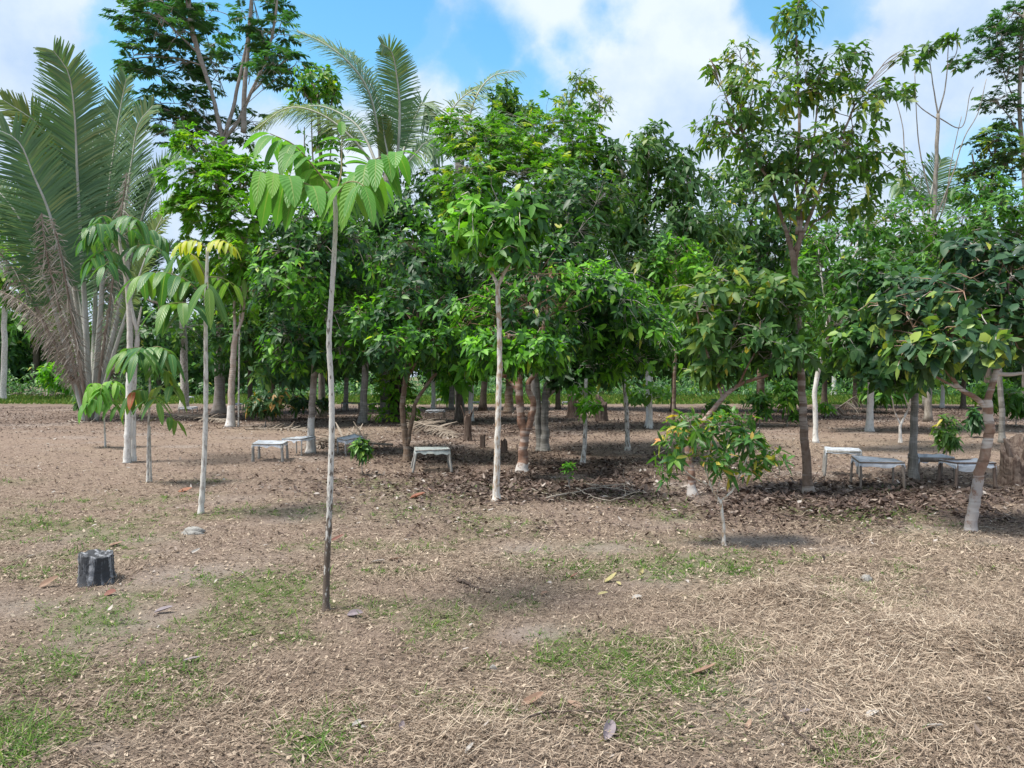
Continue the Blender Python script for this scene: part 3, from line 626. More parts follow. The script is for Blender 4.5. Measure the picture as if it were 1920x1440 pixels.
M['straw'] = rnd_mat('dry_straw', [(0, (.060, .044, .034)), (.3, (.23, .172, .130)), (.65, (.41, .325, .248)), (.92, (.60, .51, .40)), (1, (.66, .60, .51))], .75, .15)
M['litter'] = rnd_mat('fallen_leaf_shade_toned', [(0, (.032, .022, .019)), (.4, (.075, .048, .038)), (.72, (.145, .100, .080)), (.9, (.28, .225, .19)), (.97, (.42, .38, .35)), (1, (.34, .14, .07))], .6, .12, .35)  # dead-leaf browns with tree shade mixed into the darker tones
M['grass'] = rnd_mat('short_grass', [(0, (.05, .105, .018)), (.6, (.10, .20, .03)), (.9, (.19, .27, .05)), (1, (.30, .27, .08))], .55, .35)
def make_cover():
    rng = np.random.default_rng(5)
    # cut straw
    X, Y = scatter(760000, 2.2, 20, 1.45, rng); s = m_straw_sun(X, Y); b = m_bare(X, Y); l = m_litter_shade(X, Y)
    k = rng.random(len(X)) < np.clip((.40 + .7 * s - .6 * b - .5 * l - .30 * m_green(X, Y)) * (.35 + 1.5 * fbm(X * 3.3, Y * 3.3, 61, 3)), .03, 1); X, Y, s = X[k], Y[k], s[k]; n = len(X)
    az = rng.uniform(0, 2 * np.pi, n) * .8 + 6 * fbm(X * .5, Y * .5, 91, 2); ti = rng.normal(.05, .16, n)
    ld = np.stack([np.cos(az), np.sin(az), ti], 1); L = rng.gamma(4, .0100, n) * (1 + .4 * s) * np.where(Y > 7, 1.1, 1.0); z = gh(X, Y) + np.abs(rng.normal(.003, .008, n)) * (1 + s)
    wd = rng.uniform(.0009, .0026, n) * np.where(Y > 6, 1.5, 1.0); big = rng.random(n) < .02; wd[big] *= 2.2; L = np.minimum(L, .19)
    A = Acc()
    for fx, fy, fr in FEET:      # tufts of dry grass round every foot
        if fy > 18: continue
        q = int(50 + 500 * fr); t = rng.uniform(0, 2 * np.pi, q); rr = fr * rng.uniform(.9, 1.5, q) + rng.exponential(.03, q); p = np.stack([fx + rr * np.cos(t), fy + rr * np.sin(t)], 1)
        dd = np.stack([np.cos(t) * .6, np.sin(t) * .6, rng.uniform(-.1, .9, q)], 1) + rng.normal(0, .4, (q, 3)) * np.array([1, 1, .2]); leaves(A, np.column_stack([p, gh(p[:, 0], p[:, 1]) + .004]), dd, rng.normal(0, .6, (q, 3)) + np.array([0, 0, 1.]), rng.gamma(4, .017, q), rng.uniform(.001, .0025, q), rng.uniform(.2, .9, q), 0., rng.beta(1.5, 2, q), 'blade')
    for px, py, w_, h_, q in ((1455, 1128, .34, .10, 900), (1545, 1150, .36, .06, 700), (1640, 1190, .4, .05, 600), (1880, 1232, .5, .12, 1100), (1850, 1330, .5, .07, 900), (1500, 1100, .25, .05, 400), (860, 1385, .35, .05, 500), (1100, 1350, .4, .05, 600), (1720, 1110, .3, .04, 400)):      # raked-up hay
        cx, cy = gp(px, py); p = np.stack([cx + rng.normal(0, w_, q), cy + rng.normal(0, w_ * .5, q)], 1); hz = h_ * np.exp(-((p[:, 0] - cx) / w_) ** 2 - ((p[:, 1] - cy) / w_ / .6) ** 2) * rng.uniform(0, 1.3, q); t = rng.normal(.3, .8, q)
        leaves(A, np.column_stack([p, gh(p[:, 0], p[:, 1]) + hz]), np.stack([np.cos(t), np.sin(t), rng.normal(0, .3, q)], 1), rng.normal(0, .6, (q, 3)) + np.array([0, 0, 1.]), rng.gamma(5, .022, q), rng.uniform(.001, .0026, q), rng.uniform(0, .6, q), 0., rng.beta(1.5, 1.6, q) * .9, 'blade')
    leaves(A, np.stack([X, Y, z], 1), ld, np.stack([rng.normal(0, .5, n), rng.normal(0, .5, n), np.ones(n)], 1), L, wd, rng.normal(.1, .35, n), .0, np.clip(rng.beta(1.5, 1.7, n) * .85 + .22 * s - .06, 0, 1), 'blade')
    tag(A.build('dry_grass', M['straw']), 'cut dry straw strewn over the ground', None, None, 'stuff')
    # fallen leaves, packed densest where they also darken the ground as tree shade
    X, Y = scatter(280000, 3.2, 40, .72, rng, 3, .74); l = m_litter_shade(X, Y); k = rng.random(len(X)) < .015 + .05 * (Y > 9) + .9 * l; X, Y, l = X[k], Y[k], l[k]; n = len(X)
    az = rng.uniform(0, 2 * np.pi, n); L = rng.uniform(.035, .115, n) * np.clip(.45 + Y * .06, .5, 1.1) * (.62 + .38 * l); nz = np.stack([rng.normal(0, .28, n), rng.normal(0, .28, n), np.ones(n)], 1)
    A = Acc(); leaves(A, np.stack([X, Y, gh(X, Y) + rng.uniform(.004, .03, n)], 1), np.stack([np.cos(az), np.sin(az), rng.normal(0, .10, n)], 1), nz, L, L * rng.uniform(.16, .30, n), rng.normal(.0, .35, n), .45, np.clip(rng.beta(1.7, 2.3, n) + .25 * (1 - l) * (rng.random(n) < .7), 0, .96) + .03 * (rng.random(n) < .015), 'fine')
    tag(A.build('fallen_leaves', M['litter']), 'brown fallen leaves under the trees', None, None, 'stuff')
    # crumbled bits of leaf and bark
    X, Y = scatter(210000, 2.3, 18, 1.35, rng); k = rng.random(len(X)) < (.25 + .75 * fbm(X * 2.1, Y * 2.1, 66, 3)) * (1 - .4 * m_bare(X, Y)); X, Y = X[k], Y[k]; n = len(X); az = rng.uniform(0, 2 * np.pi, n); L = np.minimum(rng.gamma(3, .0055, n), .03) * np.where(Y > 6, 1.25, 1); A = Acc()
    leaves(A, np.stack([X, Y, gh(X, Y) + rng.uniform(.002, .012, n)], 1), np.stack([np.cos(az), np.sin(az), rng.normal(0, .2, n)], 1), np.stack([rng.normal(0, .45, n), rng.normal(0, .45, n), np.ones(n)], 1), L, L * rng.uniform(.15, .42, n), rng.normal(0, .4, n), .3, np.clip(rng.beta(1.5, 2.2, n), 0, .80), 'coarse')
    tag(A.build('leaf_crumbs', M['straw']), 'crumbled brown leaf bits over the ground', None, None, 'stuff')
    # short green grass
    X, Y = scatter(64000, 2.2, 22, 1.5, rng); gm = m_green(X, Y); k = rng.random(len(X)) < np.clip(gm * 1.3 - .10, 0, 1); X, Y = X[k], Y[k]; m_ = rng.integers(4, 15, len(X)); tz = np.repeat(rng.uniform(.6, 1.35, len(X)), m_); X, Y = np.repeat(X, m_), np.repeat(Y, m_); n = len(X); X = X + rng.normal(0, .014, n); Y = Y + rng.normal(0, .014, n)
    az = rng.uniform(0, 2 * np.pi, n); L = rng.gamma(6, .0095, n) * np.where(Y > 8, 1.3, 1) * tz; A = Acc()
    leaves(A, np.stack([X, Y, gh(X, Y) - .004], 1), np.stack([np.cos(az) * .9, np.sin(az) * .9, rng.uniform(.15, 1.1, n)], 1), np.stack([-np.cos(az), -np.sin(az), np.ones(n)], 1), L, rng.uniform(.0012, .0028, n) * np.where(Y > 6, 1.6, 1), rng.uniform(.1, .6, n), .1, rng.beta(2, 2, n), 'blade')
    tag(A.build('short_grass', M['grass']), 'short green grass growing in patches', None, None, 'stuff')
    # tall grass beyond the orchard
    n = 90000; Y = rng.uniform(41, 62, n); X = (rng.random(n) * 2 - 1) * 50; k = m_green(X, Y) > .25; X, Y = X[k], Y[k]; n = len(X); az = rng.uniform(0, 2 * np.pi, n); L = rng.uniform(.15, .5, n) * np.clip((Y - 38) / 12, .3, 1); A = Acc()
    leaves(A, np.stack([X, Y, np.zeros(n) - .02], 1), np.stack([np.cos(az) * .45, np.sin(az) * .45, np.ones(n)], 1), np.stack([np.cos(az), np.sin(az) - 1.0, np.full(n, .5)], 1), L, rng.uniform(.02, .05, n), rng.uniform(.1, .5, n), .1, np.clip(rng.beta(2, 2, n) + .1, 0, 1), 'blade')
    tag(A.build('tall_grass', M['grass']), 'bright green grass strip beyond the orchard', None, None, 'stuff')
# ------------------------------------------------------------------ the wood far behind: one uneven mass of leaves
def far_wood():
    rng = np.random.default_rng(77); A = Acc(); B = Acc()
    nb = 170; X = rng.uniform(-62, 62, nb); Y = rng.uniform(63, 86, nb)
    px = 960 + F * X / Y
    tops = np.interp(px, [-200, 60, 330, 460, 900, 1300, 1700, 1920, 2200], [505, 525, 590, 520, 470, 470, 505, 500, 480])
    for i in range(nb):
        zt = wz(tops[i] + rng.uniform(0, 130), Y[i]); r = np.array([rng.uniform(2.2, 4.2), rng.uniform(2.2, 4), zt / 2]); c = np.array([X[i], Y[i], zt / 2]); n = 420
        d = norm(rng.normal(size=(n, 3))); t = c + d * r * (rng.uniform(.5, 1, n) ** .5)[:, None] * (.8 + .4 * vn(d[:, 0] * 2.5 + i, d[:, 2] * 2.5, i))[:, None]; t[:, 2] = np.maximum(t[:, 2], .1)
        sh = rng.uniform(-.2, .25)
        foliage_whorl(A, t, norm(d + np.array([0, 0, .5])), rng.uniform(.4, .65), rng, (4, 5), .26, .4, 'coarse', sh)
        tubes(B, np.array([[X[i], Y[i], -.1], [X[i] + .2, Y[i], zt * .5], [X[i] + .3, Y[i], zt * .85]]), np.array([.16, .12, .05]), 6)
    o = A.build('far_wood', M['dark']); tag(o, 'dark green wood closing off the far side of the orchard', None, None, 'stuff')
    o2 = B.build('trunks', M['limb_dark'], o); o2['kind'] = 'stuff'
    # low brush along its foot
    n = 9000; X = rng.uniform(-58, 58, n); Y = rng.uniform(54, 66, n); h = .3 + 3.4 * fbm(X * .22, Y * .3, 17, 3) ** 1.6; Z = rng.random(n) * h; A = Acc()
    foliage_whorl(A, np.stack([X, Y, Z], 1), norm(rng.normal(0, .4, (n, 3)) + np.array([0, -.4, .8])), .33, rng, (5, 7), .2, .5, 'coarse', .05)
    o = A.build('undergrowth', M['dark']); tag(o, 'low green brush along the edge of the wood', None, None, 'stuff')
far_wood()
# ------------------------------------------------------------------ the orchard trees (photo pixels of their feet, stems and crown lobes)
WH = lambda mat, L=.18, **k: dict(kind='whorl', mat=mat, L=L, **k)
PN = lambda mat, Lr=.32, m=6, L=.12, **k: dict(kind='pinnate', mat=mat, Lr=Lr, m=m, L=L, **k)
# -- nearest row
tree('slim pale trunk at the middle, forking at its top under a bright green tuft', (930, 940), [[(930, 940), (932, 860), (935, 740), (937, 640), (934, 570), (933, 528)], [(934, 535), (922, 512), (908, 490)], [(934, 535), (947, 510), (962, 480)]],
     [(935, 425, 95, 66, .0, 85), (985, 400, 50, 45, -.1, 30), (870, 432, 50, 50, .1, 28), (950, 478, 66, 26, -.1, 22), (900, 375, 50, 40, .2, 28)], WH('mixed', .165, shift=.13, clump=.3), (.046, .030), 'white_orange', seed=1)
tree('stout reddish trunk splitting low into two stems, with light green leaves at head height', (980, 885), [[(980, 885), (981, 850), (984, 818), (977, 780), (974, 740), (972, 700)], [(984, 818), (994, 790), (1000, 755), (990, 725), (1005, 695)], [(975, 745), (962, 722), (945, 705)]],
     [(985, 655, 80, 45, -.9, 85), (915, 660, 46, 46, -1.1, 45), (1040, 660, 46, 40, -.4, 40), (1010, 560, 130, 95, .6, 150), (930, 590, 100, 70, .9, 90)], WH('mixed', .16, shift=.12, clump=.35), [(.085, .062), (.07, .04), (.035, .02)], 'red', seed=2)
tree('brown trunk dividing near the ground into two crooked stems beside a mesh tray', (762, 865), [[(763, 865), (761, 830), (757, 795), (755, 755), (760, 715), (768, 680)], [(763, 835), (772, 790), (780, 755), (800, 722), (818, 700)], [(762, 715), (775, 690), (790, 660)]],
     [(745, 650, 70, 45, -.6, 70), (820, 640, 60, 42, -.3, 60), (775, 580, 100, 62, .3, 105), (700, 610, 60, 50, .2, 50), (770, 500, 100, 80, .9, 110)], WH('mixed', .16, shift=.05, clump=.35), [(.065, .045), (.05, .028), (.03, .02)], 'brown', seed=3)
tree('grey-brown trunk with a limewashed foot, standing behind the two left trays', (580, 850), [[(581, 850), (583, 800), (587, 740), (591, 660), (594, 590), (598, 520), (600, 470)]],
     [(560, 640, 75, 60, -.3, 130), (640, 620, 75, 75, -.2, 130), (560, 520, 100, 85, -.1, 230), (650, 490, 90, 85, .3, 180), (590, 420, 100, 60, .2, 150)], WH('mixed', .16, shift=-.05, clump=.35), (.075, .05), 'grey_wash', seed=4)
tree('brown trunk with white ring near its foot, carrying the tall open crown right of centre', (1517, 925), [[(1517, 925), (1513, 870), (1508, 800), (1503, 720), (1497, 620), (1491, 530), (1484, 470)], [(1488, 500), (1500, 430), (1492, 340), (1497, 250), (1494, 160), (1490, 60)], [(1486, 480), (1465, 410), (1440, 340), (1412, 300), (1390, 250)], [(1490, 470), (1520, 400), (1545, 330), (1575, 260), (1600, 200)], [(1492, 440), (1500, 380), (1520, 300), (1530, 200)]],
     [(1490, 50, 46, 70, 0, 42), (1420, 190, 75, 60, -.2, 60), (1380, 130, 46, 50, .1, 30), (1500, 160, 80, 70, .2, 70), (1580, 130, 60, 55, 0, 38), (1600, 220, 75, 55, .1, 46), (1440, 290, 100, 55, .1, 80), (1350, 250, 60, 45, .1, 30), (1540, 290, 110, 60, -.1, 85), (1640, 310, 55, 50, .2, 30), (1500, 360, 120, 55, 0, 70), (1590, 380, 70, 45, .3, 36), (1690, 105, 18, 18, .2, 5), (1660, 165, 26, 22, .2, 8), (1330, 130, 18, 22, .1, 7)],
     WH('olive', .128, n=(4, 6), wr=.21, droop=.5, dens=1.0, side=1), [(.062, .040), (.034, .012), (.030, .012), (.030, .012), (.024, .010)], 'brown_band', seed=5, twig_r=.0045, limb_r=.011)
tree('ringed pale trunk leaning right, nearest on the right, under broad blue-green leaves', (1822, 995), [[(1822, 995), (1829, 940), (1838, 890), (1848, 845), (1856, 805), (1852, 770), (1850, 748)], [(1851, 752), (1862, 715), (1868, 690), (1864, 655), (1858, 620)], [(1850, 765), (1828, 745), (1800, 728), (1772, 690), (1748, 655)], [(1868, 700), (1895, 702), (1940, 696)], [(1808, 733), (1770, 715), (1730, 690)]],
     [(1800, 640, 85, 50, -.3, 70), (1720, 660, 70, 45, -.2, 55), (1880, 610, 85, 70, 0, 70), (1780, 560, 110, 65, .2, 95), (1900, 520, 90, 80, .2, 80), (1690, 590, 80, 50, .3, 60), (1830, 480, 90, 60, .5, 70), (1975, 620, 70, 90, .1, 50)],
     WH('blue', .145, wr=.27, droop=.3, n=(4, 6), dens=.8), [(.058, .046), (.036, .022), (.032, .014), (.026, .014), (.016, .01)], 'red_band', seed=6, limb_r=.016, flare=1.2, twig_r=.007)
tree('upright grey trunk between the mesh trays on the right, under a dense dark crown', (1714, 900), [[(1714, 900), (1714, 850), (1715, 790), (1716, 720), (1712, 670), (1706, 600), (1700, 560)], [(1716, 715), (1700, 690), (1690, 660)]],
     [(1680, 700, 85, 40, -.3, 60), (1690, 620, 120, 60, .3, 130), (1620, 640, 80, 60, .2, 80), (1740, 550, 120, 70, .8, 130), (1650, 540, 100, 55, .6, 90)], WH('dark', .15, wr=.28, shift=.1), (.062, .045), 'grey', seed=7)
tree('reddish trunk behind the small bush, leaning right into a long bare limb', (1298, 930), [[(1299, 930), (1296, 890), (1291, 850), (1296, 815), (1325, 785), (1350, 752), (1385, 722), (1440, 703)], [(1355, 748), (1340, 700), (1318, 640), (1305, 580)], [(1385, 722), (1400, 690), (1422, 650)], [(1340, 700), (1365, 640), (1385, 600)]],
     [(1370, 640, 100, 60, .1, 60), (1450, 650, 85, 46, 0, 50), (1325, 570, 90, 70, .3, 55), (1400, 540, 100, 60, .4, 60), (1340, 690, 60, 30, .2, 26), (1460, 560, 70, 50, .2, 45)], WH('olive', .165, wr=.22, shift=-.1, dens=1.0), [(.055, .022), (.02, .010), (.018, .010), (.012, .008)], 'red', seed=8, limb_bark='limb')
# -- second row
tree('bright leafy tree right of centre whose foliage hangs almost to the litter', (1177, 845), [[(1177, 845), (1176, 800), (1173, 745), (1168, 690), (1160, 620), (1150, 560)]],
     [(1120, 540, 75, 55, -2.6, 95), (1190, 590, 70, 60, -2.7, 95), (1100, 620, 70, 55, -2.2, 80), (1170, 660, 80, 45, -1.9, 80), (1230, 640, 55, 55, -1.6, 60), (1130, 700, 85, 30, -1.2, 50), (1130, 580, 120, 100, .0, 130)], WH('mixed', .165, shift=.16, clump=.35), (.052, .04), 'white_spot', seed=9)
tree('grey trunk with two close stems in the deep shade behind the reddish trunk', (1018, 845), [[(1020, 845), (1021, 800), (1022, 755), (1027, 715), (1040, 660)], [(1012, 838), (1009, 790), (1008, 740), (1004, 680), (1000, 600)], [(1024, 745), (1045, 725), (1062, 700)]],
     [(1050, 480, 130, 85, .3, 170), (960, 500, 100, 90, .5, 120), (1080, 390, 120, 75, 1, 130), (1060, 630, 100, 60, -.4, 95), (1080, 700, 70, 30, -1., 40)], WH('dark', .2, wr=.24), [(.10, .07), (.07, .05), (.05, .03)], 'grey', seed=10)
tree('tall feathery bright tree rising in the middle above the grove', (1003, 800), [[(1003, 800), (1000, 700), (1004, 560), (1008, 430), (1005, 330)], [(1006, 450), (1040, 380), (1075, 320)], [(1005, 470), (960, 400), (925, 330)]],
     [(1010, 260, 110, 62, 0, 85), (1075, 300, 75, 50, -.6, 50), (925, 290, 85, 50, -.8, 60), (1000, 350, 130, 60, -1.5, 90), (880, 350, 75, 55, -2, 50), (870, 250, 55, 40, -.5, 32), (900, 400, 60, 34, -2.5, 36), (1070, 390, 60, 40, -2, 36)], PN('mid', .42, 7, .15, nr=4, droop=.4, flat=.45, shift=.12), (.10, .05), 'limb', seed=11)
tree('narrow dark green treetop standing up beside the thin yellowish one', (905, 770), [[(905, 770), (915, 600), (935, 420), (945, 260)], [(938, 380), (925, 300)]],
     [(945, 195, 34, 42, 0, 60), (985, 215, 30, 28, .2, 28), (930, 250, 50, 40, .1, 50), (985, 260, 40, 34, 0, 36)], WH('dark', .34, shift=.2, tmpl='coarse'), (.16, .06), 'limb_dark', seed=12)
tree('thin airy treetop with small yellowish leaves against the white cloud', (1080, 775), [[(1080, 775), (1082, 600), (1086, 420), (1092, 300), (1094, 220)], [(1088, 340), (1072, 260), (1065, 200)], [(1089, 330), (1110, 260), (1125, 200)]],
     [(1090, 160, 36, 24, 0, 22), (1065, 205, 30, 34, 0, 18), (1125, 195, 34, 34, 0, 20), (1090, 240, 44, 30, 0, 20), (1100, 290, 40, 26, 0, 18)], WH('olive', .30, n=(4, 6), wr=.17, tmpl='coarse', shift=.1), (.12, .03), 'limb', seed=13, twig_r=.012)
tree('broad dark tree right of centre with drooping leaves along the skyline', (1217, 800), [[(1217, 800), (1217, 740), (1214, 640), (1210, 520), (1205, 420)], [(1212, 560), (1260, 480), (1300, 420)]],
     [(1220, 270, 48, 40, 0, 34), (1170, 310, 75, 50, 0, 75), (1260, 340, 80, 50, .2, 70), (1130, 390, 95, 65, -.2, 100), (1230, 430, 120, 70, 0, 130), (1320, 420, 90, 60, 0, 75), (1200, 520, 120, 70, -.5, 120), (1300, 520, 90, 70, -.5, 80), (1280, 300, 36, 30, 0, 14)], WH('olive', .29, wr=.22, droop=.55, tmpl='coarse', shift=-.24), (.10, .07), 'painted', seed=14)
tree('small light green tree tuft right of the low bright foliage', (1262, 822), [[(1262, 822), (1263, 760), (1266, 650), (1268, 560), (1268, 500)]],
     [(1265, 480, 60, 48, -3.0, 65), (1300, 500, 40, 36, -3.0, 28), (1235, 510, 45, 36, -2.8, 34), (1280, 560, 60, 55, -2., 50)], WH('mixed', .16, shift=.15, clump=.3), (.05, .03), 'brown', seed=15)
tree('dark leafy tree filling the gap behind the foreground sapling', (680, 795), [[(680, 795), (682, 740), (690, 640), (700, 540), (705, 460)]],
     [(690, 500, 110, 90, 0, 190), (600, 560, 90, 80, .5, 120), (760, 440, 100, 80, .3, 150), (680, 620, 120, 60, -.5, 140), (800, 560, 90, 80, 0, 120), (690, 400, 110, 50, .5, 110), (850, 500, 80, 100, .5, 120)], WH('mixed', .27, wr=.25, tmpl='coarse'), (.13, .08), 'grey', seed=16)
tree('dark tree behind the centre pole carrying heavy shaded foliage', (860, 790), [[(860, 790), (861, 740), (858, 640), (856, 520), (850, 420)]],
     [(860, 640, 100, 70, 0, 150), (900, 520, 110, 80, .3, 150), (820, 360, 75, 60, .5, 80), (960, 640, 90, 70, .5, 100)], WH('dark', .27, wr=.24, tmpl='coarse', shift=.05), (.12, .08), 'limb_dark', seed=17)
tree('light twiggy tree with upright bare twigs, behind the right-hand trays', (1530, 830), [[(1530, 830), (1529, 780), (1528, 730), (1545, 640), (1560, 560), (1580, 480)], [(1560, 560), (1600, 480), (1650, 400)], [(1552, 600), (1540, 520), (1530, 440)], [(1575, 500), (1615, 440), (1625, 360)]],
     [(1570, 440, 75, 55, -2.0, 65), (1640, 430, 70, 60, -1.8, 60), (1540, 510, 70, 55, -2.2, 55), (1620, 510, 80, 55, -2.4, 62), (1700, 470, 60, 55, -2.0, 45), (1560, 590, 80, 55, -2.3, 62), (1650, 570, 80, 45, -2.0, 55), (1700, 400, 50, 40, -1.4, 30)], WH('mid', .155, n=(4, 7), wr=.2, shift=-.02), [(.06, .045), (.03, .012), (.026, .012), (.022, .01)], 'painted', seed=18, limb_bark='limb', twig_r=.006)
tree('leafy tree at the right edge with a rounded green top', (1880, 830), [[(1880, 830), (1878, 760), (1870, 640), (1862, 520), (1858, 450)]],
     [(1860, 420, 85, 60, -2.5, 100), (1800, 440, 65, 55, -2.4, 65), (1900, 470, 70, 70, -2.2, 80), (1790, 520, 80, 55, -1.5, 70), (1850, 360, 60, 30, -1.8, 36), (1930, 400, 60, 60, -2, 45)], WH('mid', .15, shift=-.15), (.07, .05), 'grey', seed=19)
tree('dark open tree with feather leaves above the right edge of the grove', (1850, 790), [[(1850, 790), (1852, 660), (1850, 500), (1855, 380), (1860, 300)], [(1852, 420), (1830, 340), (1820, 290)]],
     [(1850, 285, 66, 40, 0, 20), (1890, 320, 55, 50, 0, 17), (1830, 340, 55, 40, 0, 15), (1870, 255, 40, 22, 0, 8)], PN('blue', .55, 6, .22, nr=3, wr=.22, droop=.4, flat=.5), (.14, .05), 'limb_dark', seed=20, twig_r=.012)
tree('leafy dark tree in the mid right behind the tall thin crown', (1425, 785), [[(1425, 785), (1427, 740), (1424, 640), (1420, 540), (1420, 460)]],
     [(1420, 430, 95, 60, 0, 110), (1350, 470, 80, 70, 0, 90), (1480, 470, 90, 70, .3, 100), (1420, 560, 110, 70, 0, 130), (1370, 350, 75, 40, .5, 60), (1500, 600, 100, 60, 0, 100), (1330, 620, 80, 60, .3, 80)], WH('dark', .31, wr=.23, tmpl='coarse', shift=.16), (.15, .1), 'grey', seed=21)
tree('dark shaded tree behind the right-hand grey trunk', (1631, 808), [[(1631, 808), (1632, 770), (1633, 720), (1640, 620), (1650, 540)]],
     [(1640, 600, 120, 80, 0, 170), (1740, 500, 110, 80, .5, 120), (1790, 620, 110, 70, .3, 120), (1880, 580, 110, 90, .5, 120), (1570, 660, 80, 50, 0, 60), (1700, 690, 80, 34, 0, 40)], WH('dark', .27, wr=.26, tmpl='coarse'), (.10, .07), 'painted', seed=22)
tree('bright yellow-green tree in front of the tall tree on the left', (432, 800), [[(431, 800), (434, 740), (437, 680), (441, 628)], [(441, 632), (440, 580), (442, 520), (430, 450), (420, 400)], [(441, 632), (455, 595), (459, 540), (455, 470)]],
     [(385, 275, 50, 26, 0, 17), (400, 330, 70, 38, -.4, 30), (370, 390, 55, 40, 0, 21), (440, 400, 66, 50, -.5, 30), (460, 460, 50, 50, -.6, 23), (400, 470, 60, 40, .2, 20), (480, 340, 40, 50, .4, 17), (470, 540, 55, 50, .2, 21)], PN('lime', 0.5, 9, .19, nr=4, wr=.2, droop=.45, flat=.35), [(.12, .085), (.05, .03), (.055, .03)], 'pink_wash', seed=23)
tree('dark bushy tree left of centre behind the two left trays', (512, 790), [[(512, 790), (510, 740), (515, 660), (520, 560)]],
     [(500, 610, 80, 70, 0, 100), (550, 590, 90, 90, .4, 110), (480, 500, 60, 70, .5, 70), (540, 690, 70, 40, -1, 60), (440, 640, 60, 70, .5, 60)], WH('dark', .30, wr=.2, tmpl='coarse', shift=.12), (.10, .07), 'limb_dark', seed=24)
# -- far trunks showing under the crowns
def far_tree(label, base, top, bark, blobs, mat, r, seed, L=.36, **k):
    b = base; tree(label, b, [[b, ((b[0] + top[0]) / 2 + 1, (b[1] + top[1]) / 2), top, (top[0] + 2, top[1] - 80)]], blobs, WH(mat, L, tmpl='coarse', n=(4, 6), wr=.25), r, bark, seed=seed, sides=8, sub=3, **k)
far_tree('pale far trunk left of centre behind the trays, with a thin dark crown', (345, 770), (344, 560), 'white_spot', [(330, 540, 50, 50, 0, 40), (370, 520, 50, 55, 0, 40), (350, 620, 60, 40, 1, 40)], 'dark', (.20, .14), 31)
far_tree('whitish thin trunk seen past the crooked brown stems', (812, 768), (811, 650), 'painted', [(800, 640, 50, 40, 0, 34), (830, 690, 40, 26, 0, 18)], 'mid', (.10, .07), 32)
far_tree('white far trunk left of the middle pole behind the charred post', (882, 790), (882, 690), 'painted', [(870, 690, 50, 34, -1, 40), (905, 670, 40, 34, 0, 24)], 'bright', (.10, .06), 33)
far_tree('white trunk among the shade trees on the right, far behind the leaning one', (1563, 745), (1563, 640), 'painted', [(1565, 640, 60, 40, 0, 30)], 'dark', (.18, .12), 34, L=.5)
far_tree('dark far trunk beside the bare dead frond on the right', (1545, 760), (1547, 650), 'limb_dark', [(1550, 650, 70, 40, 0, 34)], 'dark', (.16, .1), 35, L=.45)
far_tree('brown far trunk at the right of the leaning limb', (1424, 790), (1426, 680), 'brown', [(1440, 670, 60, 36, 0, 30)], 'mid', (.16, .1), 36)
far_tree('slender white far trunk near the right edge', (1767, 765), (1767, 660), 'painted', [(1770, 650, 60, 36, 0, 30)], 'mid', (.10, .07), 37)
far_tree('brown far trunk behind the stout reddish one', (953, 775), (955, 660), 'brown', [(950, 660, 50, 34, 0, 30)], 'dark', (.18, .12), 38)
far_tree('short white trunk under small leaves right of the patchy white one', (1218, 804), (1219, 745), 'painted', [(1220, 735, 42, 22, -.5, 20), (1190, 745, 30, 18, -.5, 10)], 'mid', (.075, .05), 39, L=.2)
far_tree('thin brown stem carrying a few bright low leaves', (1093, 870), (1097, 790), 'white_spot', [(1105, 760, 26, 16, -.3, 14), (1095, 735, 26, 20, 0, 10)], 'bright', (.045, .03), 40, L=.17)
far_tree('pale trunk at the left edge of the photo', (5, 752), (10, 570), 'white', [(0, 500, 60, 50, 0, 60), (30, 540, 40, 40, 0, 34), (-50, 540, 60, 60, 0, 40)], 'mid', (.19, .15), 41, L=.5)
far_tree('broad dark tree behind the left palm', (60, 742), (70, 640), 'limb_dark', [(60, 600, 90, 60, 0, 110), (0, 380, 70, 60, 0, 50), (100, 560, 80, 60, 1, 70), (10, 440, 60, 60, 0, 40)], 'mid', (.3, .2), 42, L=.6)
far_tree('dark tree between the left palm and the tall grey trunk', (300, 745), (300, 640), 'limb_dark', [(290, 620, 90, 60, 0, 110), (240, 560, 80, 60, 1, 70), (330, 660, 70, 60, 0, 70), (390, 660, 70, 80, 1, 90), (450, 660, 60, 70, 2, 70)], 'dark', (.3, .2), 43, L=.6)
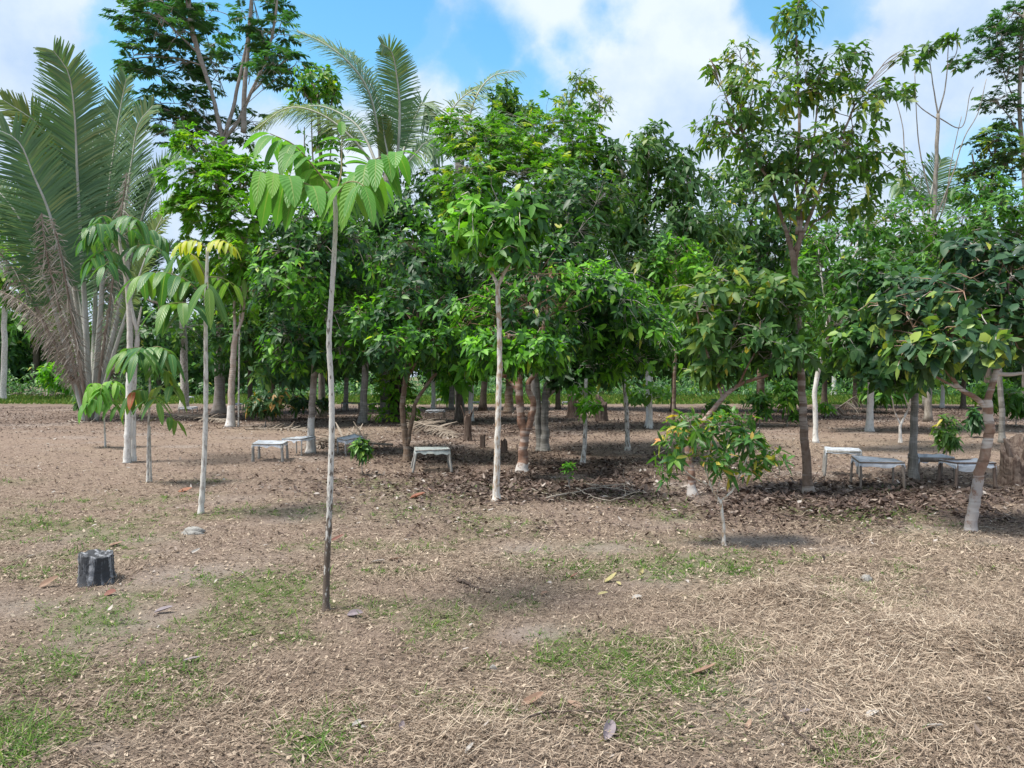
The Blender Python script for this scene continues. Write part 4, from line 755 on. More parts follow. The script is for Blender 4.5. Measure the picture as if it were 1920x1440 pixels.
BACK = [('shade tree deep in the grove behind the left trays', (468, 776), 'dark', [(470, 640, 75, 60, 0, 120), (430, 560, 70, 70, .5, 110), (530, 560, 80, 80, 0, 130), (480, 480, 80, 60, .5, 90)], 'limb_dark'),
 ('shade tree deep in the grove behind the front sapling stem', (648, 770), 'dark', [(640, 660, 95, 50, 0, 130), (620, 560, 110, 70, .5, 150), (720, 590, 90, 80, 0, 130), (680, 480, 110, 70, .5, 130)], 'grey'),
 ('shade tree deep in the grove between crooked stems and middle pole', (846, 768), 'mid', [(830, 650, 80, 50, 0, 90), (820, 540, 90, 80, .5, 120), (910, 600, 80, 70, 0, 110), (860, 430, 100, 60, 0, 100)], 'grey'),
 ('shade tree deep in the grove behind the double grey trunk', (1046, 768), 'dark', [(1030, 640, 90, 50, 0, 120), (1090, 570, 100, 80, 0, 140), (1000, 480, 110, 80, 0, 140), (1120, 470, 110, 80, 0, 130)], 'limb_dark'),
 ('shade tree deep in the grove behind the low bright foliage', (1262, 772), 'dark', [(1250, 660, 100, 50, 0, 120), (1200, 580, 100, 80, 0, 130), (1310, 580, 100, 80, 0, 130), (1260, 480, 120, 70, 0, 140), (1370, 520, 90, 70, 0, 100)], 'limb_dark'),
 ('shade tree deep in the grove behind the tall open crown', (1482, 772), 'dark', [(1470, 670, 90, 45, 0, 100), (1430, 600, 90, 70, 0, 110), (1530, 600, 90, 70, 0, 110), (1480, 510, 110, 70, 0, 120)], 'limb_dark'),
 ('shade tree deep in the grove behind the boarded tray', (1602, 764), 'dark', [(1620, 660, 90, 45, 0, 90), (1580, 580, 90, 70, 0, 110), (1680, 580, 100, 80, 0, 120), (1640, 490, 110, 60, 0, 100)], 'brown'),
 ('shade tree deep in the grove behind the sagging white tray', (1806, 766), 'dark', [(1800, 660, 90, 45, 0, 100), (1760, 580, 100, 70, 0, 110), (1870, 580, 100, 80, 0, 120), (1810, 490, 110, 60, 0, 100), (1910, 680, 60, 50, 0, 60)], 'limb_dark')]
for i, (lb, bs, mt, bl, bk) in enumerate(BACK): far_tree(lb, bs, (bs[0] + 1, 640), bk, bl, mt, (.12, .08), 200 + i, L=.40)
# -- thin whitish shrub forking like a Y
tree('small bare whitish shrub forking low, left of the upright grey trunk', (1689, 830), [[(1689, 830), (1688, 812), (1690, 795), (1704, 765), (1709, 735), (1706, 705)], [(1689, 797), (1677, 770), (1674, 752), (1668, 735)], [(1704, 765), (1695, 740), (1692, 715)]], [(1690, 712, 34, 16, 0, 16)], WH('dark', .2), [(.04, .016), (.022, .01), (.016, .008)], 'pink_wash', seed=50, name='shrub', cat='shrub', limb_r=.008)
# -- tall leguminous tree behind, left
tree('tall spreading tree on the left with smooth grey limbs and feathery leaves', (410, 776), [[(410, 776), (413, 700), (416, 600), (418, 500), (419, 380), (420, 262)], [(420, 268), (405, 200), (385, 130), (370, 80), (352, 0), (345, -60)], [(420, 268), (400, 180), (372, 100), (358, 40), (362, -40)], [(421, 265), (440, 200), (455, 130), (468, 60), (475, -40)], [(421, 262), (448, 230), (475, 170), (505, 100), (520, 20), (525, -60)], [(458, 250), (462, 150), (472, 40), (476, -50)], [(372, 100), (330, 60), (290, 20)], [(470, 180), (520, 130), (545, 110)]],
     [(300, 40, 62, 46, -1, 16), (255, 40, 34, 24, 0, 6), (270, 120, 36, 28, 0, 6), (310, 130, 60, 40, 1, 14), (350, 60, 55, 50, 2, 12), (410, 60, 60, 60, 3, 9), (340, 190, 66, 36, 0, 14), (300, 220, 40, 30, 0, 6), (420, 150, 60, 45, 3, 8), (520, 70, 48, 44, 0, 12), (525, 130, 44, 34, -1, 10), (490, 30, 56, 46, 2, 10), (480, 140, 46, 40, 2, 6), (330, 250, 56, 30, 0, 8), (380, 270, 60, 30, 2, 8), (400, -20, 120, 40, 0, 14), (480, 240, 40, 34, 2, 5), (300, -30, 70, 40, 0, 9)],
     PN('feather', .85, 9, .27, nr=4, wr=.20, droop=.15, flat=.8), [(.215, .17), (.10, .045), (.10, .04), (.09, .04), (.085, .04), (.12, .05), (.05, .025), (.05, .025)], 'palm_grey', seed=60, twig_r=.022, limb_r=.028, flare=1.7)
# -- small leafy treetop with hanging stems, by the middle palm
tree('dense yellowish treetop hung with pale climbing stems beside the middle palm', (603, 782), [[(603, 782), (604, 600), (606, 400), (600, 260), (598, 180)], [(604, 420), (620, 300), (622, 200)], [(604, 430), (588, 300), (585, 190)], [(604, 420), (640, 320), (632, 230)], [(605, 440), (575, 340), (572, 240)]],
     [(595, 150, 44, 36, 0, 60), (570, 180, 30, 26, 0, 28), (625, 180, 30, 30, 0, 30), (600, 260, 40, 50, 0, 30), (600, 330, 70, 46, 0, 60)], WH('mid', .32, tmpl='coarse', wr=.24, dens=.55), [(.14, .06), (.04, .02), (.04, .02), (.035, .02), (.035, .02)], 'limb', seed=61, twig_r=.012)
# -- bare-topped tree and the trees at the right edge
tree('slender tree with an almost bare top, right of the tall thin crown', (1740, 790), [[(1740, 790), (1742, 640), (1746, 480), (1752, 340), (1756, 215)], [(1756, 218), (1746, 160), (1737, 95)], [(1756, 218), (1770, 160), (1775, 80)], [(1756, 222), (1800, 240), (1815, 180), (1822, 165)], [(1755, 225), (1720, 200), (1700, 165)], [(1750, 400), (1700, 330), (1690, 240), (1672, 170)], [(1748, 420), (1780, 340), (1805, 260), (1830, 215), (1846, 150)], [(1749, 400), (1722, 280), (1715, 200), (1712, 140)], [(1772, 130), (1790, 100), (1788, 70)], [(1748, 440), (1770, 380), (1782, 300), (1800, 220)]],
     [(1738, 92, 18, 14, 0, 8), (1775, 75, 18, 14, 0, 9), (1790, 120, 14, 14, 0, 4), (1690, 175, 26, 20, 0, 9), (1722, 120, 16, 12, 0, 4), (1700, 330, 40, 60, 0, 10), (1760, 460, 60, 50, 0, 40)], WH('olive', .34, n=(3, 5), tmpl='coarse', shift=-.2), [(.12, .06), (.03, .012), (.03, .012), (.022, .012), (.022, .012), (.03, .012), (.03, .012), (.03, .012), (.02, .01), (.026, .012)], 'limb', seed=62, limb_r=.012, twig_r=.01, sub=2)
tree('tall thin tree leaning in at the right edge, with fine dark feather leaves', (1925, 785), [[(1925, 785), (1922, 600), (1920, 400), (1915, 280), (1908, 200), (1912, 90), (1920, -20)], [(1910, 220), (1890, 170), (1876, 130)], [(1912, 260), (1885, 215), (1860, 190)], [(1911, 150), (1925, 60), (1950, 0)]],
     [(1895, 30, 40, 28, 0, 24), (1860, 65, 40, 16, 0, 14), (1850, 110, 36, 18, 0, 14), (1900, 90, 40, 22, 0, 16), (1870, 190, 36, 22, 0, 14), (1905, 210, 22, 26, 0, 12), (1960, 80, 60, 90, 0, 50), (1890, 140, 30, 18, 0, 8)], PN('feather', .5, 8, .15, nr=3, wr=.20, droop=.15, flat=.75), [(.14, .05), (.035, .015), (.035, .015), (.04, .02)], 'limb', seed=63, twig_r=.012)
# -- vine-hung thick trunk in the light
def vine_trunk():
    Y = F * CH / (790 - YH); X = wx(745, Y); loc = np.array([X, Y, float(gh(X, Y))]); rng = np.random.default_rng(8)
    root = empty('vine_trunk', loc, 'thick brown trunk wrapped in hanging dry stems, behind the crooked stems', 'tree'); A = Acc()
    for i in range(26):
        a = rng.uniform(0, 6.28); rr = rng.uniform(.05, .26); x0, y0 = X + rr * math.cos(a), Y + rr * math.sin(a); top = rng.uniform(1.6, 3.2)
        C = spline(np.array([[x0, y0, -.05], [x0 + rng.normal(0, .06), y0, top * .35], [X + (x0 - X) * .7 + rng.normal(0, .05), y0, top * .7], [X + rng.normal(0, .1), Y, top]]), 12); tubes(A, C, np.linspace(.05, .02, 12) * rng.uniform(.5, 1.4), 6)
    A.build('trunk', M['rot'], root, org=loc); A = Acc(); n = 110; h = rng.uniform(.05, 3.0, n); a = rng.uniform(0, 6.28, n); rr = rng.uniform(.15, .75, n) * np.where(h < .8, 1.3, .9)
    foliage_pinnate(A, None, np.stack([X + rr * np.cos(a), Y + rr * np.sin(a), h + .1], 1), norm(np.stack([np.cos(a), np.sin(a), np.full(n, .3)], 1)), .34, 5, .17, rng, 3, shift=.1); A.build('crown', M['lime'], root, org=loc)
vine_trunk()

# ------------------------------------------------------------------ saplings with large leaves
S1 = 'sapling'
sapling('slender white-stemmed sapling in front, with a parasol of large drooping bright leaves', (610, 1143), [(610, 1143), (612, 1060), (616, 980), (619, 900), (622, 800), (621, 720), (617, 640), (621, 570), (627, 480), (630, 410), (628, 362)],
    [dict(p=[(628, 364, 0), (598, 325, .02), (555, 275, .03), (508, 252, .05)], n=6, L=0.263, mat=S1, t0=.30, wr=0.198),
     dict(p=[(628, 368, 0), (590, 352, -.12), (535, 330, -.22), (478, 322, -.3)], n=5, L=0.271, mat=S1, t0=.28, wr=0.210),
     dict(p=[(629, 364, 0), (660, 335, -.02), (705, 300, -.05), (755, 285, -.05)], n=6, L=0.271, mat=S1, t0=.22, wr=0.204),
     dict(p=[(630, 362, 0), (640, 330, .10), (642, 290, .18), (642, 256, .22)], n=6, L=0.200, mat=S1, t0=.20, side=(1, .1, 0), droop=.45, out=.95, fwd=.15, down=-.1, wr=0.168),
     dict(p=[(630, 364, 0), (648, 345, -.2), (668, 342, -.35), (684, 350, -.45)], n=4, L=0.241, mat=S1, t0=.25, wr=0.192, down=.6),
     dict(p=[(628, 366, 0), (615, 340, .25), (600, 330, .5), (590, 330, .7)], n=4, L=0.241, mat=S1, t0=.3, wr=0.192),
     dict(p=[(629, 364, 0), (665, 345, .25), (690, 335, .5), (715, 340, .7)], n=4, L=0.249, mat=S1, t0=.3, wr=0.192)], (.023, .015), 'front_stem', seed=1)
sapling('thin white sapling pole left of centre, yellow tuft on top, turning leaves below', (375, 965), [(375, 965), (380, 900), (384, 820), (386, 730), (386, 640), (387, 560), (390, 465)],
    [dict(p=[(386, 562, 0), (350, 525, -.1), (300, 510, -.15), (255, 520, -.2)], n=5, L=0.344, mat='sapling_dark', t0=.25, wr=0.180, shift=.2),
     dict(p=[(386, 575, 0), (360, 570, -.3), (330, 568, -.45), (300, 575, -.5)], n=3, L=0.344, mat='sapling_dark', t0=.3, wr=0.192, shift=.25),
     dict(p=[(387, 560, 0), (388, 535, -.2), (390, 530, -.4), (392, 540, -.5)], n=3, L=0.378, mat='sapling_turn', t0=.3, wr=0.156, down=.7, shift=-.05, lab='drooping leaf turning yellow and red'),
     dict(p=[(388, 520, 0), (365, 480, .1), (340, 475, .2), (325, 490, .25)], n=4, L=0.327, mat='sapling_turn', t0=.3, wr=0.156, down=.5, shift=-.12, lab='drooping leaf turning yellow and red'),
     dict(p=[(390, 468, 0), (370, 452, -.05), (350, 452, -.1), (333, 462, -.1)], n=6, L=0.146, mat='yellow_leaf', wr=0.168, t0=.2, lab='yellow leaf at the top'),
     dict(p=[(390, 468, 0), (405, 452, -.05), (422, 452, -.1), (440, 464, -.1)], n=6, L=0.146, mat='yellow_leaf', wr=0.168, t0=.2, lab='yellow leaf at the top'),
     dict(p=[(388, 520, 0), (410, 520, .4), (425, 525, .7), (440, 535, .9)], n=3, L=0.292, mat='sapling_turn', t0=.3, wr=0.168, shift=-.1)], (.032, .018), 'white', seed=2)
sapling('twin white stems side by side on the left, carrying dark drooping leaves', (240, 868), [[(237, 868), (239, 820), (241, 770), (243, 690), (244, 600), (240, 530), (236, 470)], [(248, 866, .15), (249, 790, .15), (252, 700, .12), (258, 630, .05), (252, 600, 0), (240, 545, 0), (231, 490, 0), (222, 425, 0)], [(256, 625, .04), (262, 595, 0), (266, 575, 0)]],
    [dict(p=[(224, 450, 0), (205, 425, -.3), (185, 420, -.5), (160, 432, -.6)], n=6, L=0.378, mat='sapling_dark', wr=0.180), dict(p=[(225, 455, 0), (210, 440, .3), (190, 438, .6), (160, 450, .8)], n=6, L=0.361, mat='sapling_dark', wr=0.180),
     dict(p=[(222, 430, 0), (228, 410, -.2), (245, 405, -.4), (265, 415, -.5)], n=5, L=0.344, mat='sapling_dark', wr=0.180), dict(p=[(224, 450, 0), (250, 430, .2), (280, 430, .4), (315, 450, .5)], n=6, L=0.361, mat='sapling_dark', wr=0.180),
     dict(p=[(228, 480, 0), (205, 470, -.4), (185, 475, -.6), (170, 490, -.7)], n=5, L=0.378, mat='sapling_dark', wr=0.180), dict(p=[(228, 480, 0), (255, 462, -.3), (285, 460, -.6), (305, 470, -.7)], n=5, L=0.361, mat='sapling_dark', wr=0.180),
     dict(p=[(232, 500, 0), (220, 490, -.4), (205, 492, -.7), (195, 500, -.9)], n=5, L=0.361, mat='sapling_dark', wr=0.180), dict(p=[(225, 440, 0), (235, 420, .5), (240, 418, .9), (245, 425, 1.2)], n=5, L=0.361, mat='sapling_dark', wr=0.180), dict(p=[(222, 428, 0), (205, 408, .1), (190, 405, .2), (178, 412, .2)], n=4, L=0.310, mat='sapling_dark', wr=0.180)],
    [(.062, .048), (.058, .022), (.025, .015)], 'painted', seed=3)
sapling('low sapling left of the thin white pole, with two storeys of hanging leaves', (277, 905), [[(276, 905), (277, 850), (279, 780), (281, 715), (277, 660)], [(282, 905, .08), (281, 850, .06), (281, 800, .03)]],
    [dict(p=[(277, 662, 0), (262, 652, -.1), (245, 654, -.2), (225, 665, -.2)], n=5, L=0.361, mat='sapling_dark', wr=0.180, shift=.2), dict(p=[(277, 662, 0), (290, 650, -.1), (308, 654, -.2), (325, 668, -.2)], n=5, L=0.344, mat='sapling_dark', wr=0.180, shift=.2), dict(p=[(277, 662, 0), (268, 650, -.4), (262, 656, -.6), (256, 664, -.7)], n=4, L=0.378, mat='sapling_dark', wr=0.180, shift=.1), dict(p=[(278, 665, 0), (282, 655, .3), (290, 655, .6), (295, 660, .8)], n=4, L=0.310, mat='sapling_dark', wr=0.180),
     dict(p=[(280, 745, 0), (300, 725, -.1), (318, 722, -.2), (330, 730, -.2)], n=3, L=0.310, mat='sapling_turn', wr=0.204, shift=.05), dict(p=[(280, 745, 0), (265, 730, -.1), (250, 735, -.2), (240, 748, -.2)], n=4, L=0.275, mat='sapling_turn', wr=0.192, shift=.05), dict(p=[(279, 760, 0), (285, 745, -.3), (290, 745, -.5), (296, 755, -.6)], n=3, L=0.292, mat='sapling_turn', wr=0.180, shift=-.1), dict(p=[(280, 790, 0), (300, 780, 0), (318, 782, 0), (335, 792, 0)], n=2, L=0.206, mat='sapling_turn', wr=0.204, t0=.6), dict(p=[(281, 700, 0), (295, 690, -.1), (308, 692, -.1), (318, 700, -.1)], n=3, L=0.258, mat='sapling_turn', wr=0.216, shift=-.05)],
    [(.022, .012), (.020, .01)], 'white', seed=4)
sapling('small lime-green sapling at the foot of the left palm', (197, 838), [(197, 838), (196, 810), (195, 780), (193, 735)],
    [dict(p=[(193, 738, 0), (182, 718, -.1), (172, 722, -.2), (165, 735, -.2)], n=5, L=.36, mat='sapling', wr=.17, shift=.3), dict(p=[(193, 738, 0), (205, 715, -.1), (218, 716, -.2), (228, 726, -.2)], n=5, L=.36, mat='sapling', wr=.17, shift=.3), dict(p=[(194, 760, 0), (180, 748, -.1), (168, 752, -.2), (158, 764, -.2)], n=5, L=.32, mat='sapling', wr=.19, shift=.1), dict(p=[(194, 762, 0), (205, 752, -.1), (215, 756, -.2), (222, 766, -.2)], n=4, L=.32, mat='sapling', wr=.18), dict(p=[(193, 738, 0), (192, 722, -.3), (190, 728, -.5), (188, 740, -.6)], n=4, L=.36, mat='sapling', wr=.17, shift=.1)],
    (.022, .014), 'white', seed=5)
sapling('thin sapling stem with a few turning leaves before the pinkish limewashed trunk', (447, 800), [(447, 800), (448, 700), (450, 600), (455, 520)],
    [dict(p=[(455, 525, 0), (440, 508, -.1), (430, 515, -.2), (424, 525, -.2)], n=3, L=.62, mat='sapling_turn', wr=.14, shift=-.2), dict(p=[(455, 525, 0), (468, 508, -.1), (478, 514, -.2), (486, 525, -.2)], n=3, L=.62, mat='sapling_turn', wr=.14, shift=-.25), dict(p=[(455, 525, 0), (455, 512, -.4), (455, 516, -.7), (457, 524, -.9)], n=2, L=.6, mat='sapling_turn', wr=.14)], (.03, .02), 'white_spot', seed=6)
# -- the bush right of centre and small shrubs
LB_ = dict(kind='whorl', mat='bush', L=.120, wr=.15, n=(4, 6), droop=.28, dens=.66, spread=1.1)
tree('bushy young tree on a thin forked stem, with orange and yellow young leaves', (1358, 1021), [[(1359, 1021), (1357, 985), (1352, 938)], [(1352, 942), (1335, 915), (1320, 870), (1300, 830)], [(1352, 940), (1375, 918), (1390, 885), (1405, 850)], [(1335, 912), (1300, 895), (1270, 870)], [(1322, 875), (1335, 830), (1340, 800)], [(1345, 925), (1355, 880), (1365, 830)]],
     [(1295, 805, 50, 42, 0, 30), (1255, 850, 30, 44, 0, 22), (1350, 800, 46, 34, 0, 28), (1400, 830, 50, 42, 0, 32), (1445, 862, 34, 36, 0, 20), (1340, 860, 50, 36, -.05, 28), (1400, 885, 50, 24, 0, 16), (1285, 795, 34, 26, .1, 14), (1250, 895, 14, 12, 0, 4), (1380, 790, 34, 22, .1, 14)], LB_, [(.018, .013), (.011, .006), (.011, .006), (.007, .004), (.007, .004), (.006, .004)], 'white_orange', seed=70, name='shrub', cat='shrub', limb_r=.006, twig_r=.003, sub=3, limb_bark='limb')
def shrub(label, base, blobs, L, seed, mat='bush', r=(.02, .012), top=None):
    t = top or (base[0] + 2, base[1] - 30); tree(label, base, [[base, ((base[0] + t[0]) / 2, (base[1] + t[1]) / 2), t]], blobs, dict(kind='whorl', mat=mat, L=L, wr=.17, n=(5, 7), droop=.45), r, 'limb', name='shrub', cat='shrub', seed=seed, sub=3, limb_r=.01, twig_r=.005)
shrub('dark shrub with orange shoots behind the left trays', (497, 802), [(500, 755, 34, 24, 0, 60), (525, 745, 24, 20, 0, 30), (480, 760, 24, 20, 0, 28)], .2, 71, 'bush_dark')
shrub('low reddish shrub right of the orange-tipped one, near the limewashed foot', (551, 785), [(555, 755, 26, 16, 0, 26), (600, 757, 22, 12, 0, 16)], .24, 72, 'bush_dark')
shrub('little drooping plant in front of the dry frond heap', (679, 890), [(676, 835, 18, 10, -.1, 14), (684, 848, 16, 12, -.1, 10)], .15, 73, 'dark', (.008, .006), (676, 832))
shrub('thin shrub with small yellowish leaves behind the right-hand trays', (1775, 868), [(1775, 800, 22, 26, 0, 26), (1780, 830, 20, 20, 0, 14)], .14, 74, 'olive', (.014, .008), (1776, 800))
shrub('low green plant behind the bush right of centre', (1340, 800), [(1345, 765, 30, 18, 0, 20)], .26, 75, 'mid')
shrub('fine-leaved green shrub beneath the long bare limb', (1424, 800), [(1425, 755, 28, 24, 0, 30)], .26, 76, 'mid')
shrub('leafy shrub left of the brown ring-marked trunk', (1476, 800), [(1478, 740, 24, 24, 0, 26), (1490, 785, 12, 14, 0, 8)], .26, 77, 'mid')
shrub('small tuft of green leaves by the limewashed trunk on the right', (1548, 785), [(1550, 765, 18, 12, 0, 14)], .22, 78, 'bright')
shrub('bright green bush by the foot of the left palm', (100, 748), [(95, 700, 24, 20, 0, 20), (120, 715, 22, 16, 0, 14)], .6, 79, 'bright')
shrub('yellowish shrub at the foot of the palm petioles', (158, 770), [(160, 735, 28, 30, 0, 40), (150, 765, 14, 12, 0, 10)], .3, 80, 'olive')
shrub('thin-stemmed plant with a low tuft near the right-hand stump', (1822, 820), [(1825, 785, 16, 18, 0, 18)], .24, 81, 'dark', (.02, .012), (1823, 785))
shrub('dark bush at the right edge behind the trays', (1905, 800), [(1880, 740, 60, 30, 0, 70), (1910, 760, 40, 20, 0, 30)], .26, 82, 'mid')
shrub('green bush below the leaning limb at the far side', (1650, 775), [(1660, 735, 60, 24, 0, 50)], .4, 83, 'mid')
shrub('bright bush in the gap left of the middle pole', (850, 765), [(850, 725, 40, 24, 0, 50)], .5, 84, 'bright')
shrub('small plant with broad green leaves on the litter near the dry branches', (1068, 918), [(1067, 912, 11, 5, 0, 7)], .10, 85, 'bright', (.006, .004), (1068, 913))

# ------------------------------------------------------------------ palms
def palm(label, base, fronds, seed, Y=None, trunk=None, name='palm'):
    Y = Y or F * CH / (base[1] - YH); X = wx(base[0], Y); loc = np.array([X, Y, float(gh(X, Y))]); root = empty(name, loc, label, 'palm')
    if trunk:
        A = Acc(); P = np.array([w3(p[0], p[1], Y) for p in trunk]); P[0] = loc; C = spline(P, 24); rng = np.random.default_rng(seed); tubes(A, C, np.linspace(.20, .17, 24) * (1 + .05 * rng.normal(size=24)), 12, cap=True); A.build('trunk', M['grey'], root, org=loc)
    for i, f in enumerate(fronds):
        P = np.array([w3(p[0], p[1], Y, p[2]) for p in f['p']])
        if not trunk and abs(P[0][2]) < 1.2: P[0][2] = loc[2] - .02
        k = {a: b for a, b in f.items() if a != 'p'}; frond(root, loc, P, seed=seed * 40 + i, **k)
    return root
GRN = dict(mat='palm', rmat='rachis'); OLV = dict(mat='palm_olive', rmat='rachis'); DED = dict(mat='palm_dead', rmat='rachis_dead', ragged=.5, n=150, droop=.35, bw=.013, part='dead_frond', lab='dead grey-brown hanging frond')
palm('large trunkless palm on the left, tall feather fronds over a skirt of dead ones', (170, 788), [
    dict(p=[(168, 788, 0), (163, 640, 0), (155, 480, 0), (148, 340, 0), (143, 220, -.4), (132, 140, -.8), (104, 98, -1.2)], hw=1.75, n=192, bw=.031, r=(.125, .016), t0=.43, hint=(.25, -1, .1), **GRN),
    dict(p=[(172, 788, .2), (188, 600, .3), (200, 420, .4), (214, 300, .4), (228, 210, .3), (240, 150, 0)], hw=1.6, n=184, bw=.031, r=(.125, .016), t0=.43, hint=(-.5, -1, -.1), **GRN),
    dict(p=[(166, 788, .2), (150, 620, .4), (125, 430, .5), (100, 310, .2), (78, 240, -.3), (10, 190, -1.0)], hw=1.6, n=184, bw=.031, r=(.125, .016), t0=.43, hint=(.5, -.8, .6), **OLV),
    dict(p=[(164, 788, -.3), (140, 600, -.8), (100, 420, -1.2), (65, 330, -1.6), (35, 265, -2), (-30, 235, -2.5)], hw=1.55, n=176, bw=.031, r=(.125, .016), t0=.43, hint=(.6, -.8, .5), **GRN),
    dict(p=[(172, 788, .5), (205, 600, 1.0), (232, 420, 1.4), (250, 300, 1.6), (262, 235, 1.6), (290, 200, 1.5)], hw=1.5, n=168, bw=.031, r=(.125, .016), t0=.43, hint=(-.3, -1, .2), **GRN),
    dict(p=[(175, 788, .2), (215, 620, .6), (260, 440, .9), (285, 360, 1.0), (315, 312, 1.0), (345, 300, .8)], hw=1.5, n=168, bw=.031, r=(.125, .016), t0=.43, hint=(-.5, -.8, .5), **GRN),
    dict(p=[(175, 788, 1), (205, 640, 1.6), (245, 500, 2.2), (290, 420, 2.6), (330, 395, 2.8), (360, 420, 2.9)], hw=1.4, n=152, bw=.031, r=(.07, .012), hint=(-.4, -.6, .8), **GRN),
    dict(p=[(164, 788, .8), (140, 650, 1.6), (95, 520, 2.2), (50, 430, 2.6), (5, 370, 2.8), (-50, 350, 3)], hw=1.5, n=160, bw=.031, r=(.07, .012), hint=(.5, -.6, .8), **OLV),
    dict(p=[(170, 788, 1), (178, 620, 2), (182, 440, 2.6), (180, 320, 3), (175, 250, 3.2)], hw=1.5, n=160, bw=.031, r=(.125, .016), t0=.43, hint=(0, -1, .1), **GRN),
    dict(p=[(170, 788, 1), (158, 620, 1.5), (130, 480, 2), (110, 380, 2), (95, 300, 2)], hw=1.5, n=160, bw=.031, r=(.125, .016), t0=.43, hint=(.3, -1, .1), **GRN),
    dict(p=[(175, 788, .6), (215, 640, 1.2), (260, 540, 1.6), (300, 480, 1.8), (335, 460, 2)], hw=1.3, n=144, bw=.031, r=(.06, .012), hint=(-.3, -.7, .6), **GRN),
    dict(p=[(178, 788, -.2), (215, 660, -.3), (262, 520, -.4), (300, 420, -.5), (330, 380, -.6), (352, 385, -.6)], hw=1.2, n=150, bw=.029, r=(.10, .014), t0=.42, hint=(-.5, -.8, .6), droop=.3, **OLV),
    dict(p=[(160, 788, -.3), (120, 640, -.6), (70, 480, -.9), (25, 390, -1.1), (-25, 345, -1.2), (-70, 350, -1.3)], hw=1.3, n=150, bw=.029, r=(.10, .014), t0=.42, hint=(.6, -.8, .6), droop=.3, **GRN),
    dict(p=[(163, 788, -.4), (140, 690, -.9), (110, 570, -1.3), (88, 470, -1.6), (80, 400, -1.7)], hw=.75, r=(.06, .02), hint=(.2, -1, .3), **DED),
    dict(p=[(160, 788, -.2), (125, 690, -.6), (75, 590, -1.0), (30, 510, -1.4), (-20, 450, -1.6)], hw=.7, r=(.06, .02), hint=(.3, -1, .5), **DED),
    dict(p=[(162, 788, .2), (130, 700, .5), (90, 620, .7), (45, 570, .9), (-10, 540, 1)], hw=.6, r=(.06, .02), hint=(.3, -1, .5), **DED),
    dict(p=[(166, 788, -.6), (150, 680, -1.2), (130, 560, -1.5), (112, 460, -1.7), (98, 410, -1.8)], hw=.6, r=(.07, .02), hint=(0, -1, .2), **DED),
    dict(p=[(175, 788, -.2), (190, 680, -.5), (208, 560, -.6), (225, 430, -.6), (240, 325, -.5)], hw=.6, r=(.06, .02), hint=(0, -1, .2), **DED),
    dict(p=[(176, 788, .4), (205, 700, 1), (225, 620, 1.3), (240, 560, 1.5), (250, 520, 1.5)], hw=1.0, r=(.06, .02), hint=(0, -1, .3), **DED),
    dict(p=[(160, 788, .5), (150, 730, -.2), (140, 715, -.5), (132, 705, -.8)], hw=.3, r=(.12, .05), hint=(0, -1, .3), mat='palm_dead', rmat='rachis_dead', n=8, part='leaf_stub', t0=.8, lab='broken grey frond stub'),
    dict(p=[(178, 788, .2), (192, 740, .1), (205, 705, 0), (225, 680, 0)], hw=.3, r=(.11, .05), hint=(0, -1, .3), mat='palm_dead', rmat='rachis_dead', n=8, part='leaf_stub', t0=.8, lab='broken grey frond stub')], 1)
palm('middle palm rising behind the sapling, with two tall shining fronds', (722, 790), [
    dict(p=[(716, 330, 0), (708, 240, -.5), (690, 170, -1), (655, 120, -1.4), (610, 85, -1.6), (560, 62, -1.6)], hw=1.25, n=152, bw=.021, r=(.075, .014), hint=(.5, -.5, .8), droop=.35, **GRN),
    dict(p=[(738, 330, 0), (748, 270, -.2), (750, 200, -.4), (744, 140, -.7), (735, 100, -1), (715, 85, -1.5)], hw=.85, n=130, bw=.021, r=(.07, .014), hint=(.3, -1, .1), vee=.1, ang=(62, 35), **GRN),
    dict(p=[(745, 330, .3), (765, 260, .5), (782, 215, .6), (795, 195, .6), (812, 230, .6)], hw=1.0, n=80, r=(.06, .012), hint=(0, -1, .5), droop=.5, **GRN),
    dict(p=[(725, 330, .3), (730, 260, .8), (700, 170, 1.2), (660, 110, 1.4), (640, 95, 1.5)], hw=1.2, n=85, r=(.06, .012), hint=(.5, -.7, .6), droop=.4, **GRN),
    dict(p=[(715, 330, 0), (660, 260, -.3), (600, 215, -.5), (540, 205, -.6), (480, 245, -.6)], hw=1.0, n=144, bw=.021, r=(.06, .012), hint=(0, -.6, .9), droop=.5, **OLV),
    dict(p=[(715, 330, .5), (680, 250, 1), (640, 215, 1.3), (590, 200, 1.6), (540, 215, 1.8)], hw=1.0, n=144, bw=.021, r=(.06, .012), hint=(0, -.6, .9), droop=.6, **GRN),
    dict(p=[(735, 330, 0), (728, 290, -.3), (722, 260, -.4), (718, 225, -.4)], hw=.7, n=60, r=(.06, .012), hint=(0, -1, .1), ang=(22, 12), **OLV),
    dict(p=[(745, 330, 0), (780, 290, -.4), (800, 270, -.6), (830, 290, -.7)], hw=.8, n=70, r=(.05, .012), hint=(0, -.8, .7), droop=.6, **GRN)], 2, trunk=[(722, 790), (724, 650), (727, 480), (728, 325)])
